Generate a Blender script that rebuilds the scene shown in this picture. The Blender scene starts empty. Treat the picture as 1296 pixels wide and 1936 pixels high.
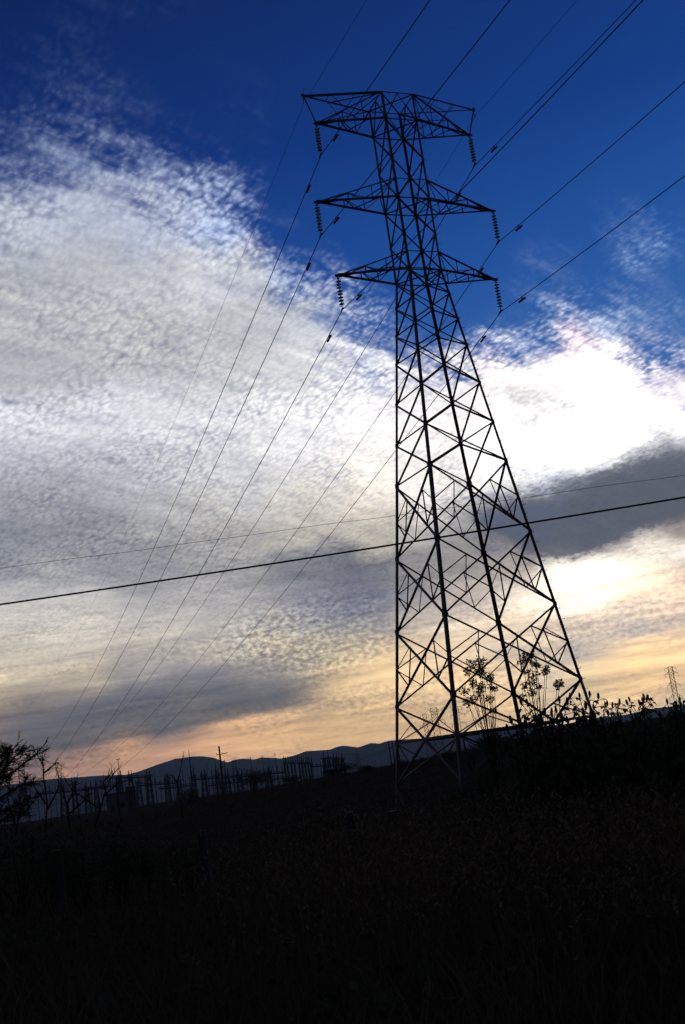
import bpy, math, random
import numpy as np
from mathutils import Vector, Matrix
from math import radians, sin, cos, pi, sqrt

SC = bpy.context.scene
COL = SC.collection
random.seed(7)

# ------------------------------------------------------------------ camera
CAM_H = 1.9                      # eye height above the verge
F_PX, PITCH, ROLL = 2130.04, 0.2129614, -0.1378013
fw = Vector((0, cos(PITCH), sin(PITCH)))
u0 = Vector((0, -sin(PITCH), cos(PITCH)))
r0 = Vector((1, 0, 0))
rt = r0 * cos(ROLL) + u0 * sin(ROLL)
up = -r0 * sin(ROLL) + u0 * cos(ROLL)
cam_d = bpy.data.cameras.new('camera')
cam = bpy.data.objects.new('camera', cam_d)
COL.objects.link(cam)
cam_d.sensor_fit = 'VERTICAL'
cam_d.sensor_height = 24.0
cam_d.lens = F_PX / 1936 * 24.0
cam_d.clip_start = 0.1
cam_d.clip_end = 40000
cam.matrix_world = Matrix(((rt.x, up.x, -fw.x, 0), (rt.y, up.y, -fw.y, 0), (rt.z, up.z, -fw.z, CAM_H), (0, 0, 0, 1)))
SC.camera = cam
SC.view_settings.view_transform = 'Standard'
SC.view_settings.look = 'None'
SC.view_settings.exposure = 0.0
SC.view_settings.gamma = 1.0
SC.cycles.volume_bounces = 1
SC.cycles.max_bounces = 6
SC.cycles.transparent_max_bounces = 8


def at(px, py, dist):
    """point of the place seen at a survey pixel, at horizontal distance dist from the eye"""
    v = fw * F_PX + rt * (px - 648) - up * (py - 968)
    h = sqrt(v.x * v.x + v.y * v.y)
    v = v * (dist / h)
    return Vector((v.x, v.y, v.z + CAM_H))


# ------------------------------------------------------------------ world: evening sky
SKY = """-2.000|815,483,364,1000 825,483,363,1000 830,485,364,1000 857,503,373,1000 1046,606,425,1000 1252,710,491,999 1278,722,504,998 1278,722,504,997 1291,730,504,998 1444,834,517,999 1683,1008,551,1000 1699,1025,568,1000 1533,901,561,1000 1457,852,558,1000 1456,852,558,1000 1582,934,567,1000 1858,1165,616,1000 1926,1270,679,998 1960,1345,740,995 1978,1396,797,997 1924,1393,842,999 1761,1261,807,1000 1582,1102,752,1000 1550,1071,739,1000 1611,1119,737,1000 1608,1124,747,1000 1641,1160,766,1000 1696,1206,787,1000 1764,1259,815,998 1827,1314,854,995 1878,1366,900,986
-1.125|816,481,362,1000 829,483,363,1000 830,483,363,1000 842,492,367,1000 1044,600,415,1000 1248,706,483,1000 1278,722,504,998 1278,722,504,997 1298,733,504,998 1588,916,525,999 1812,1074,556,1000 1855,1131,574,1000 1782,1069,571,1000 1707,977,558,1000 1732,987,558,1000 1849,1128,594,1000 1938,1221,618,1000 1946,1304,698,998 1964,1354,742,995 2006,1416,795,995 1977,1452,866,998 1939,1426,864,1000 1757,1256,796,1000 1678,1195,767,1000 1713,1240,786,1000 1711,1236,786,1000 1740,1255,798,1000 1802,1294,816,999 1864,1339,845,998 1913,1383,885,993 1947,1423,933,983
-0.250|810,479,361,1000 830,483,363,1000 831,483,363,1000 841,490,366,1000 1124,633,423,1000 1210,680,448,1000 1312,735,502,999 1311,734,504,997 1409,786,504,998 1831,1051,545,999 1915,1113,560,1000 1926,1178,578,1000 1936,1185,580,1000 1759,1015,562,1000 1738,991,558,1000 1938,1216,613,1000 1945,1222,615,1000 1946,1336,731,998 1955,1349,740,993 2049,1445,797,993 1967,1459,874,997 1955,1453,874,999 2011,1463,865,1000 1793,1314,820,1000 1778,1320,830,1000 1810,1348,843,1000 1870,1364,838,1000 1940,1396,851,999 1983,1427,882,996 2005,1456,924,989 2015,1483,972,977
0.625|773,471,355,1000 818,481,360,1000 828,483,362,1000 842,500,367,1000 1184,658,433,1000 1189,664,433,1000 1448,791,496,999 1452,785,504,997 1572,874,501,997 1929,1102,555,999 1950,1118,560,1000 1955,1200,582,1000 1945,1189,580,1000 1931,1236,602,1000 1839,1214,612,1000 1909,1222,616,1000 1942,1227,619,999 1945,1341,736,997 1973,1364,745,990 2140,1508,807,988 1953,1455,878,993 1946,1448,872,997 2189,1572,888,999 2328,1629,888,1000 1849,1397,871,1000 1962,1441,866,999 2084,1490,868,999 2116,1509,890,997 2107,1516,925,993 2090,1525,970,985 2073,1538,1019,971
1.500|684,446,342,1000 739,469,343,1000 765,482,346,1000 590,398,324,1000 1168,651,430,1000 1084,629,406,1000 1616,906,473,999 1645,909,501,997 1619,911,491,996 1906,1094,551,998 2015,1175,577,1000 2042,1253,596,1000 1941,1218,580,1000 1944,1271,614,1000 1841,1224,615,1000 1844,1247,639,1000 1844,1307,699,999 1979,1370,749,994 2163,1519,802,985 2164,1524,809,980 1862,1456,954,986 1994,1480,881,993 2727,1846,920,997 2948,1950,925,998 2303,1578,853,998 2315,1588,859,998 2360,1639,901,997 2279,1612,936,995 2199,1588,978,991 2149,1582,1026,982 2113,1585,1073,968
2.375|569,404,329,1000 531,376,309,1000 433,329,291,1000 364,292,283,1000 385,301,286,1000 919,560,372,1000 1519,858,457,999 378,327,367,995 687,498,363,994 1687,1005,503,996 1922,1170,576,999 1662,1043,543,1000 1240,858,485,1000 1615,1122,602,1000 1800,1229,636,1000 1819,1253,655,999 1815,1288,690,996 2287,1573,852,989 2223,1602,908,976 2223,1619,936,970 1712,1399,984,978 2248,1640,909,988 2538,1755,909,994 2826,1885,908,997 2747,1863,950,998 2815,1908,968,999 2502,1733,950,998 2270,1621,975,997 2178,1594,1021,992 2128,1590,1069,983 2087,1590,1111,967
3.250|420,324,274,1000 349,278,248,1000 345,278,250,1000 227,214,246,1000 201,200,247,1000 185,190,255,1000 256,229,271,998 193,201,270,994 461,347,285,990 200,203,269,993 274,262,298,996 290,274,301,998 745,558,353,999 1286,912,505,999 1598,1129,604,998 1681,1191,641,997 1712,1225,704,992 1816,1244,672,981 1736,1266,745,965 1689,1252,760,959 1340,1090,767,972 942,824,711,987 1361,1050,717,995 1956,1365,710,999 2109,1447,764,999 1908,1338,763,1000 1640,1197,772,999 1662,1226,813,998 1671,1252,856,995 1653,1262,891,986 1624,1261,916,968
4.125|443,356,291,1000 412,329,271,1000 396,316,263,1000 321,281,271,1000 317,283,279,1000 192,200,259,999 190,197,257,997 140,154,223,990 247,240,286,985 231,237,299,987 396,366,358,992 429,394,373,995 598,513,399,997 1194,875,505,997 1359,979,542,996 1430,1029,570,994 1484,1113,690,988 1496,1132,715,976 1248,995,719,957 1164,951,723,951 1333,1072,790,968 902,773,652,988 1095,895,702,997 980,838,720,999 970,795,663,1000 918,760,650,1000 1212,941,720,1000 1388,1059,771,999 1427,1100,804,996 1417,1108,823,988 1390,1103,835,969
5.000|551,455,357,1000 546,443,339,1000 508,406,309,1000 408,346,298,1000 445,386,333,999 608,528,430,998 349,335,352,994 481,456,451,986 348,338,371,980 293,292,346,983 451,415,385,990 556,497,417,994 717,627,480,997 740,625,438,998 914,726,477,998 1073,819,515,996 1348,1029,655,991 1332,1027,676,978 1289,1027,736,955 1376,1092,788,943 1326,1056,764,964 1134,910,698,988 1187,958,737,998 1155,953,765,1000 1426,1097,813,1000 1534,1136,814,1000 1399,1054,775,1000 1314,1020,774,1000 1297,1028,791,997 1269,1018,792,988 1238,1004,791,966
5.875|678,577,452,999 772,655,493,999 841,714,530,1000 779,663,501,999 800,681,510,999 805,686,515,996 563,517,472,991 595,548,499,983 532,494,463,977 607,555,481,982 630,575,490,991 714,626,478,996 697,612,470,999 609,536,425,999 562,498,428,999 488,444,429,999 835,694,568,995 1132,947,729,983 1170,968,738,956 1322,1060,778,935 1618,1366,1061,956 1972,1651,1287,986 2025,1694,1320,997 1812,1412,1002,1000 1650,1287,932,1000 1322,988,723,1000 1185,917,709,1000 1229,988,788,1000 1199,980,789,997 1150,947,766,986 1115,925,756,961
6.750|738,649,527,999 791,696,557,999 803,716,586,1000 797,708,576,999 824,736,610,999 826,738,613,997 671,611,539,991 632,576,511,982 653,600,536,976 642,599,535,983 661,621,561,993 640,572,468,998 530,498,490,1000 418,408,422,1000 398,389,409,1000 411,385,396,1000 519,464,438,998 702,600,536,987 800,683,597,957 1316,1147,953,924 1752,1512,1205,942 1889,1646,1336,979 2092,1859,1521,996 2169,1905,1520,1000 1648,1337,996,1000 855,665,540,1000 1159,969,812,1000 1188,1004,842,999 1089,918,768,995 1025,865,726,980 999,848,718,950
7.625|738,671,575,1000 769,701,599,1000 774,701,590,1000 774,706,605,1000 816,751,655,999 823,763,674,998 757,700,627,993 794,733,657,983 760,704,635,976 646,612,564,983 650,616,567,994 520,493,480,999 394,388,428,1000 299,304,364,1000 250,261,333,1000 227,237,312,1000 355,343,367,999 546,482,455,989 640,554,498,953 673,584,498,908 918,788,659,918 1814,1661,1419,963 2106,1940,1633,990 1575,1399,1153,998 1397,1254,1063,1000 1755,1575,1368,1000 1405,1249,1084,1000 1033,900,779,998 912,788,682,990 876,757,659,971 884,767,674,936
8.500|704,658,596,1000 738,696,634,1000 752,712,654,1000 747,707,649,1000 799,750,677,1000 803,754,679,999 678,641,603,995 585,562,552,985 580,558,548,976 526,503,509,981 520,497,507,993 451,438,456,999 347,348,401,1000 296,301,358,1000 226,236,297,1000 219,225,262,1000 353,335,343,999 389,362,355,987 418,384,365,943 567,492,422,887 459,409,384,887 997,913,805,934 247,236,265,975 492,456,454,993 792,719,637,998 422,361,330,999 494,427,388,998 621,547,495,995 663,585,530,986 716,634,576,963 779,694,634,922
9.375|635,608,578,1000 660,635,609,1000 641,622,611,1000 647,627,611,1000 702,675,660,1000 702,676,663,999 570,554,554,996 487,482,499,987 479,473,491,979 473,460,468,979 456,446,454,990 401,397,412,998 248,260,294,1000 232,244,280,1000 182,193,233,1000 212,218,248,1000 337,321,329,997 372,350,349,979 395,367,354,923 286,270,275,864 248,235,253,858 233,224,243,901 119,119,152,954 180,170,195,986 145,138,167,997 202,187,206,999 180,171,195,999 302,277,283,998 451,412,402,987 591,540,519,959 710,649,620,909
10.250|532,522,522,1000 553,544,547,1000 603,589,586,1000 569,559,562,1000 537,529,538,1000 481,480,497,999 416,420,443,996 352,360,393,990 357,365,397,984 414,413,419,980 411,410,416,985 402,400,407,995 255,265,295,999 259,267,295,1000 212,219,250,1000 551,512,449,999 533,506,475,992 503,481,462,960 346,334,334,897 227,223,241,849 184,183,212,841 189,189,221,875 131,136,174,937 137,137,175,984 116,116,155,999 134,134,168,1000 135,136,171,1000 199,197,227,999 367,351,369,988 553,522,525,952 699,655,649,891
11.125|421,426,450,1000 385,397,430,1000 358,375,414,1000 358,375,414,1000 397,405,432,1000 393,402,429,999 319,335,369,996 345,353,385,994 350,356,388,992 446,438,439,986 473,460,454,980 491,474,462,987 587,549,498,995 595,555,502,998 581,541,480,998 626,577,490,995 592,556,505,980 539,515,493,938 464,447,443,881 372,370,403,850 296,299,336,842 268,273,312,859 143,149,189,916 220,231,277,978 173,181,223,998 139,145,184,1000 132,138,176,1000 224,228,267,999 428,420,449,984 622,598,615,936 757,720,728,864
12.000|356,368,404,1000 323,339,380,1000 301,317,362,1000 303,319,364,1000 336,345,381,1000 316,327,364,999 313,328,362,997 357,358,382,998 360,360,384,997 503,485,474,994 508,488,474,983 526,506,489,979 605,566,513,990 606,566,512,997 753,701,620,998 954,877,752,997 914,848,762,983 871,820,791,933 608,584,576,885 609,598,618,874 909,906,928,864 1138,1162,1212,859 648,675,750,891 390,405,467,955 280,293,338,993 335,350,406,1000 243,256,305,1000 390,392,431,995 648,631,657,966 790,760,780,905 868,829,846,826
13.200|336,349,392,999 306,321,365,1000 285,301,344,1000 287,302,346,1000 314,323,362,1000 297,305,345,998 343,350,385,999 428,428,446,1000 455,454,470,1000 590,578,571,999 643,629,614,991 640,625,612,976 764,727,671,992 763,725,666,999 881,832,771,1000 1143,1058,967,1000 1178,1093,1017,990 1214,1130,1084,932 946,896,866,918 1206,1171,1157,933 1407,1382,1372,920 1984,1962,1934,891 2317,2318,2285,889 2010,2011,2011,914 1242,1264,1322,955 591,604,660,993 1544,1483,1462,999 1312,1257,1250,991 1138,1084,1093,939 1069,1017,1037,850 1035,986,1013,757
14.600|388,400,452,1000 389,400,451,1000 383,392,438,1000 384,393,440,1000 421,430,473,1000 413,421,457,999 448,456,500,1000 561,567,609,1000 581,588,639,1000 659,659,692,1000 723,723,765,995 721,720,759,964 880,858,857,979 889,867,867,998 926,895,884,1000 1208,1122,1052,999 1211,1127,1061,977 1195,1123,1089,920 1108,1061,1049,970 1566,1533,1513,991 1654,1623,1599,978 1718,1680,1650,946 2463,2463,2428,938 2371,2370,2337,968 2461,2457,2421,951 1833,1753,1724,968 1288,1175,1174,993 1308,1202,1206,954 1258,1172,1198,850 1178,1110,1152,730 1115,1061,1112,637
16.000|470,484,548,1000 480,496,567,1000 492,510,587,1000 492,511,588,1000 497,508,574,1000 499,508,573,999 508,517,581,1000 596,606,664,1000 599,608,667,1000 684,689,737,1000 759,759,801,989 794,794,835,945 984,972,994,937 1046,1033,1057,947 1062,1047,1066,955 1283,1257,1256,994 1287,1260,1260,991 1268,1219,1219,902 1066,1023,1023,979 1139,1095,1101,1000 1186,1134,1135,991 902,863,873,994 1187,1160,1155,975 2063,2060,2030,996 2095,1980,1941,996 1309,1193,1241,638 1038,937,1033,650 1027,934,1034,613 1041,974,1072,561 1043,997,1094,505 1037,1002,1096,465
17.400|611,625,693,999 682,695,768,1000 756,768,842,1000 769,781,855,1000 738,749,820,1000 763,775,845,999 759,770,840,999 789,800,857,1000 791,802,860,1000 805,812,866,1000 856,856,901,995 856,856,901,962 1004,994,1021,937 1041,1029,1053,947 1038,1026,1050,948 1189,1166,1175,987 1096,1057,1057,958 1075,1033,1033,891 1152,1101,1118,870 1152,1104,1124,946 1446,1313,1279,831 1460,1318,1285,972 1894,1684,1617,928 1608,1359,1341,999 1539,1388,1399,813 983,925,1017,348 889,888,1033,184 853,863,1020,163 764,803,986,220 809,837,1006,264 873,887,1035,290
18.800|669,682,747,999 736,748,818,1000 769,781,854,1000 771,783,856,1000 744,756,825,1000 756,767,836,998 746,757,825,998 750,762,816,1000 760,771,825,1000 717,727,773,1000 714,718,756,1000 676,681,716,992 790,796,821,949 818,826,845,935 871,874,911,803 904,905,954,814 947,967,1027,727 1111,1072,1095,405 1129,1083,1104,313 1187,1112,1133,342 1401,1273,1259,485 798,796,931,462 898,869,986,432 1410,1128,1129,792 664,726,933,568 478,619,885,345 461,609,881,183 455,605,879,80 492,629,892,90 605,704,934,132 723,786,979,174
20.200|565,579,630,998 531,544,591,1000 486,500,542,1000 480,493,535,1000 504,517,558,1000 509,523,559,997 510,524,560,993 540,555,584,997 540,554,583,998 545,559,589,999 608,616,647,1000 608,616,647,993 685,694,721,945 807,816,834,949 823,831,858,804 886,890,943,565 890,924,1012,334 834,896,1043,204 963,975,1072,32 606,753,1020,26 588,742,1016,77 461,628,921,56 451,623,919,250 646,729,960,391 481,618,883,162 450,602,879,154 420,596,907,100 451,607,890,53 485,627,895,72 555,673,921,98 647,736,954,120
21.600|508,524,565,997 489,504,544,999 478,492,533,1000 477,490,531,1000 491,505,543,1000 507,521,556,997 509,523,557,990 529,543,573,997 532,546,575,999 537,551,580,999 590,603,634,1000 590,605,635,999 603,620,659,951 601,624,680,984 607,641,720,796 635,714,890,527 668,790,1022,339 669,794,1030,51 655,780,1018,33 583,736,1008,1 581,736,1009,1 506,666,948,63 464,628,918,150 522,662,931,138 435,606,915,28 388,581,912,179 388,581,912,193 391,583,912,98 430,604,913,65 508,649,921,76 589,698,935,86
23.000|501,521,557,995 502,523,554,999 506,527,555,1000 507,527,556,1000 508,528,557,1000 523,537,566,996 523,537,566,990 520,534,563,998 519,533,561,1000 520,534,563,1000 585,600,631,985 586,600,631,924 588,605,642,943 594,620,681,799 597,628,701,547 627,704,874,392 640,742,948,149 555,684,943,1 452,586,873,14 457,591,877,2 529,669,942,0 556,696,960,6 544,679,940,93 534,668,933,8 425,601,913,3 389,580,907,119 387,579,907,154 392,581,907,66 415,591,902,51 454,604,882,49 492,615,862,52
24.400|491,516,557,986 493,517,554,996 496,520,553,1000 498,521,553,1000 495,519,555,1000 513,529,565,997 511,528,567,997 529,547,589,994 555,575,622,1000 594,614,661,1000 710,727,771,946 622,651,719,859 611,642,715,788 525,630,875,343 521,630,883,169 524,631,880,171 524,635,880,1 451,585,869,4 448,582,867,0 448,582,868,1 460,593,874,0 489,611,876,4 456,568,828,14 437,552,817,2 431,572,856,2 408,578,885,68 392,568,878,74 366,532,825,4 317,464,729,2 292,427,675,11 299,428,667,20
25.800|476,507,564,958 473,505,557,979 469,502,551,994 468,502,550,1000 470,502,551,994 497,518,567,998 498,518,567,1000 523,544,597,976 563,585,637,995 570,591,644,982 713,729,772,893 630,658,725,814 607,639,713,420 528,622,845,109 503,613,872,12 432,552,846,4 427,548,843,20 450,579,861,6 448,581,864,0 449,581,863,0 433,557,833,2 360,470,741,1 345,454,726,0 345,454,726,0 349,459,730,8 344,465,731,35 263,396,643,10 221,353,590,0 214,346,582,0 214,346,582,1 219,350,586,4
27.200|466,500,584,887 477,511,594,915 485,519,606,936 493,527,627,949 492,527,626,936 494,535,649,940 495,541,669,948 498,541,663,896 495,541,687,859 494,541,689,840 514,582,775,667 456,556,837,624 456,556,836,350 429,539,825,83 391,516,829,47 391,516,829,0 393,517,829,1 409,531,831,0 439,562,841,0 427,546,818,0 360,470,740,2 342,451,722,1 341,450,721,0 341,450,721,0 341,450,721,3 317,431,693,12 219,349,585,2 210,341,576,0 210,341,576,0 210,341,576,0 211,342,577,1
28.600|427,468,584,754 456,494,610,776 489,524,637,801 497,532,642,839 495,529,641,799 490,538,673,793 493,541,677,823 482,531,670,729 487,535,686,644 488,536,686,597 459,530,736,483 453,552,832,429 433,534,812,241 359,467,740,5 384,505,810,10 388,512,822,2 384,506,812,0 375,491,780,0 381,491,761,1 376,484,747,4 347,455,723,6 340,449,719,2 340,448,719,0 340,448,719,0 340,448,718,1 305,419,678,4 214,344,579,1 209,340,574,0 209,340,574,0 209,340,574,0 209,339,573,0
30.000|329,380,529,564 310,364,523,557 264,323,498,555 230,294,478,563 233,296,480,519 263,332,526,525 249,320,520,504 259,330,528,484 285,366,586,422 283,364,586,391 291,372,592,214 348,452,715,211 339,447,716,41 339,447,716,31 329,435,700,5 242,331,561,0 230,317,542,0 242,330,559,2 271,363,596,5 316,413,658,11 337,441,703,7 339,446,714,1 339,447,716,0 339,446,715,0 334,442,710,0 282,398,649,1 213,340,572,1 205,333,565,0 203,331,561,0 195,320,546,0 188,310,533,0
31.400|241,300,468,368 220,281,457,318 216,279,461,266 224,287,471,186 220,283,467,181 241,310,507,266 247,318,518,188 248,319,519,219 260,339,552,167 261,340,554,113 225,299,502,103 290,382,621,30 337,443,711,36 332,438,704,37 219,303,522,2 208,291,506,0 208,291,506,0 210,293,509,2 219,302,519,8 229,313,529,15 248,335,559,9 287,383,625,1 316,419,675,0 324,429,689,0 305,413,667,0 236,352,585,1 187,306,526,1 175,293,509,0 173,291,506,0 173,291,506,0 173,291,506,0
32.800|185,247,419,227 157,219,393,169 133,196,369,116 127,190,362,83 127,189,362,82 141,204,379,132 223,291,484,121 181,248,433,124 128,191,365,101 126,189,362,99 127,191,364,20 156,224,407,24 270,362,596,38 249,338,568,34 209,291,506,2 208,290,504,0 208,290,504,0 208,290,504,2 197,277,485,7 179,254,454,10 177,251,450,7 181,257,457,4 200,279,486,2 234,322,543,1 240,343,569,1 199,313,533,2 176,294,509,1 173,290,505,0 172,290,504,0 172,290,504,0 172,290,504,0
34.200|163,227,401,142 143,206,381,104 130,193,366,79 127,190,362,68 127,190,362,65 134,197,371,89 165,230,410,90 148,213,389,80 129,192,365,77 127,190,362,16 129,192,365,6 150,217,400,19 183,258,457,31 204,283,493,29 209,291,505,10 208,290,504,3 207,289,503,3 197,277,485,5 174,249,447,4 172,246,443,1 172,246,443,0 172,246,443,1 174,248,446,2 182,259,460,4 198,288,496,5 188,299,513,3 176,292,507,1 172,290,504,0 172,289,503,0 172,289,503,0 172,289,503,0
35.600|166,233,416,83 159,228,414,61 161,231,421,56 166,238,431,60 168,241,436,60 167,240,434,60 167,238,429,70 158,225,406,70 141,206,382,41 142,208,386,1 163,235,426,1 171,245,441,17 171,245,442,4 172,246,443,5 181,256,456,10 198,277,485,13 197,276,483,12 177,252,451,5 172,246,442,0 171,245,442,0 171,245,442,0 171,245,442,0 172,246,442,0 174,249,447,2 183,265,466,5 187,289,498,4 178,292,505,2 174,290,504,0 172,289,503,0 172,289,502,0 172,289,503,0
37.000|171,242,433,42 170,243,437,23 171,245,440,11 171,245,441,1 171,245,441,0 171,245,441,4 171,244,440,56 170,242,433,66 165,235,423,59 169,241,435,60 171,245,441,60 171,245,441,26 171,245,441,0 171,245,441,1 172,246,442,3 179,254,452,9 183,259,458,13 174,248,445,3 171,245,441,0 171,245,441,0 171,245,441,0 171,245,441,0 171,245,442,0 173,248,444,1 180,258,457,5 187,280,485,6 184,292,503,4 178,292,505,2 175,291,504,1 174,291,503,1 175,291,504,1
38.400|172,244,438,23 171,244,439,8 171,244,440,2 171,244,440,0 171,244,440,0 171,244,440,0 171,244,440,11 172,245,439,52 172,244,437,59 171,244,439,60 171,244,440,57 171,244,440,8 171,244,440,0 171,244,440,0 171,245,441,2 175,249,445,7 179,254,451,11 175,249,445,5 172,246,441,1 171,245,441,0 171,245,440,0 171,245,441,0 172,246,442,0 175,249,445,2 181,258,456,5 190,277,478,9 192,293,499,8 188,297,507,5 183,296,507,3 182,296,507,3 182,296,508,3
39.800|173,245,438,18 171,244,439,7 171,244,439,2 170,244,439,0 170,244,439,0 171,244,439,1 171,244,439,9 173,245,439,42 174,246,440,56 172,245,440,54 171,244,440,40 171,244,439,10 171,244,440,2 171,244,440,2 172,246,441,4 175,249,445,8 180,254,450,13 178,252,448,9 174,248,444,3 173,246,442,1 172,246,441,1 173,246,442,1 174,248,444,2 178,253,449,4 186,263,460,8 196,279,478,13 202,296,498,13 201,304,509,11 198,305,513,9 196,306,514,7 196,307,516,7"""
BANKS = """9.25 9.25 9.25 9.25 9.25 9.25 9.25 9.25 9.25 9.25 9.25 9.25 9.25 9.25 9.25 9.25 9.25 9.80 10.68 11.69 12.06 12.10 12.22 12.49 12.82 12.89 12.34 12.14 12.14 12.14 12.14
12.17 12.17 12.17 12.17 12.17 12.17 12.17 12.17 12.17 12.17 12.17 12.17 12.17 12.17 12.17 12.17 12.17 11.88 11.27 9.96 8.61 8.07 8.10 8.35 8.73 8.92 9.00 9.00 9.00 9.00 9.00
2.05 2.48 3.26 3.86 4.19 4.47 4.71 4.81 4.86 4.79 4.65 4.27 3.44 2.52 1.66 1.15 0.81 0.81 0.81 0.81 0.81 0.81 0.81 0.81 0.81 0.81 0.81 0.81 0.81 0.81 0.81
3.76 3.33 2.50 2.21 2.09 2.16 2.20 2.23 2.36 2.50 2.57 2.65 2.74 2.98 3.44 3.57 3.65 3.65 3.65 3.65 3.65 3.65 3.65 3.65 3.65 3.65 3.65 3.65 3.65 3.65 3.65"""      # upper and lower edges of the two dark cloud banks, degrees
world = bpy.data.worlds.new('World')
SC.world = world
world.use_nodes = True
NT = world.node_tree
NT.nodes.clear()


class S:
    """tiny expression wrapper: builds Math nodes"""
    tree = None

    def __init__(self, s): self.s = s

    @staticmethod
    def m(op, *a, clamp=False):
        n = S.tree.nodes.new('ShaderNodeMath')
        n.operation = op
        n.use_clamp = clamp
        for i, q in enumerate(a):
            if isinstance(q, S): S.tree.links.new(q.s, n.inputs[i])
            else: n.inputs[i].default_value = q
        return S(n.outputs[0])

    def __add__(s, o): return S.m('ADD', s, o)
    def __radd__(s, o): return S.m('ADD', o, s)
    def __sub__(s, o): return S.m('SUBTRACT', s, o)
    def __rsub__(s, o): return S.m('SUBTRACT', o, s)
    def __mul__(s, o): return S.m('MULTIPLY', s, o)
    def __rmul__(s, o): return S.m('MULTIPLY', o, s)
    def __truediv__(s, o): return S.m('DIVIDE', s, o)
    def clamp(s): return S.m('ADD', s, 0.0, clamp=True)


def new(kind, **kw):
    n = S.tree.nodes.new(kind)
    for k, v in kw.items():
        setattr(n, k, v)
    return n


def step(x, a, b, smooth=True):
    n = new('ShaderNodeMapRange', interpolation_type='SMOOTHSTEP' if smooth else 'LINEAR')
    n.clamp = True
    S.tree.links.new(x.s, n.inputs[0])
    n.inputs[1].default_value, n.inputs[2].default_value = a, b
    n.inputs[3].default_value, n.inputs[4].default_value = 0.0, 1.0
    return S(n.outputs[0])


def vec(x, y, z):
    n = new('ShaderNodeCombineXYZ')
    for i, q in enumerate((x, y, z)):
        if isinstance(q, S): S.tree.links.new(q.s, n.inputs[i])
        else: n.inputs[i].default_value = q
    return n.outputs[0]


def noise(v, scale, detail=4, rough=0.55, dist=0.0, lac=2.0):
    n = new('ShaderNodeTexNoise')
    n.noise_dimensions = '3D'
    S.tree.links.new(v, n.inputs['Vector'])
    n.inputs['Scale'].default_value = scale
    n.inputs['Detail'].default_value = detail
    n.inputs['Roughness'].default_value = rough
    n.inputs['Lacunarity'].default_value = lac
    n.inputs['Distortion'].default_value = dist
    return n


def mixc(a, b, f):
    n = new('ShaderNodeMix', data_type='RGBA')
    n.clamp_factor = True
    for q, s in ((f, n.inputs[0]), (a, n.inputs[6]), (b, n.inputs[7])):
        if isinstance(q, S): S.tree.links.new(q.s, s)
        elif isinstance(q, (int, float)): s.default_value = q
        elif isinstance(q, tuple): s.default_value = (*q, 1)
        else: S.tree.links.new(q, s)
    return n.outputs[2]


def scalec(c, f):
    n = new('ShaderNodeVectorMath', operation='SCALE')
    S.tree.links.new(c, n.inputs[0])
    S.tree.links.new(f.s, n.inputs['Scale'])
    return n.outputs[0]


def ramp(f, stops):
    n = new('ShaderNodeValToRGB')
    n.color_ramp.interpolation = 'LINEAR'
    S.tree.links.new(f.s, n.inputs[0])
    e = n.color_ramp.elements
    for p, c in stops[1:-1]: e.new(p)
    for k, (p, c) in enumerate(stops): e[k].color = c
    return n


def srgb(r, g, b):
    f = lambda c: c / 12.92 if c <= .04045 else ((c + .055) / 1.055) ** 2.4
    return (f(r / 255), f(g / 255), f(b / 255))


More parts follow.
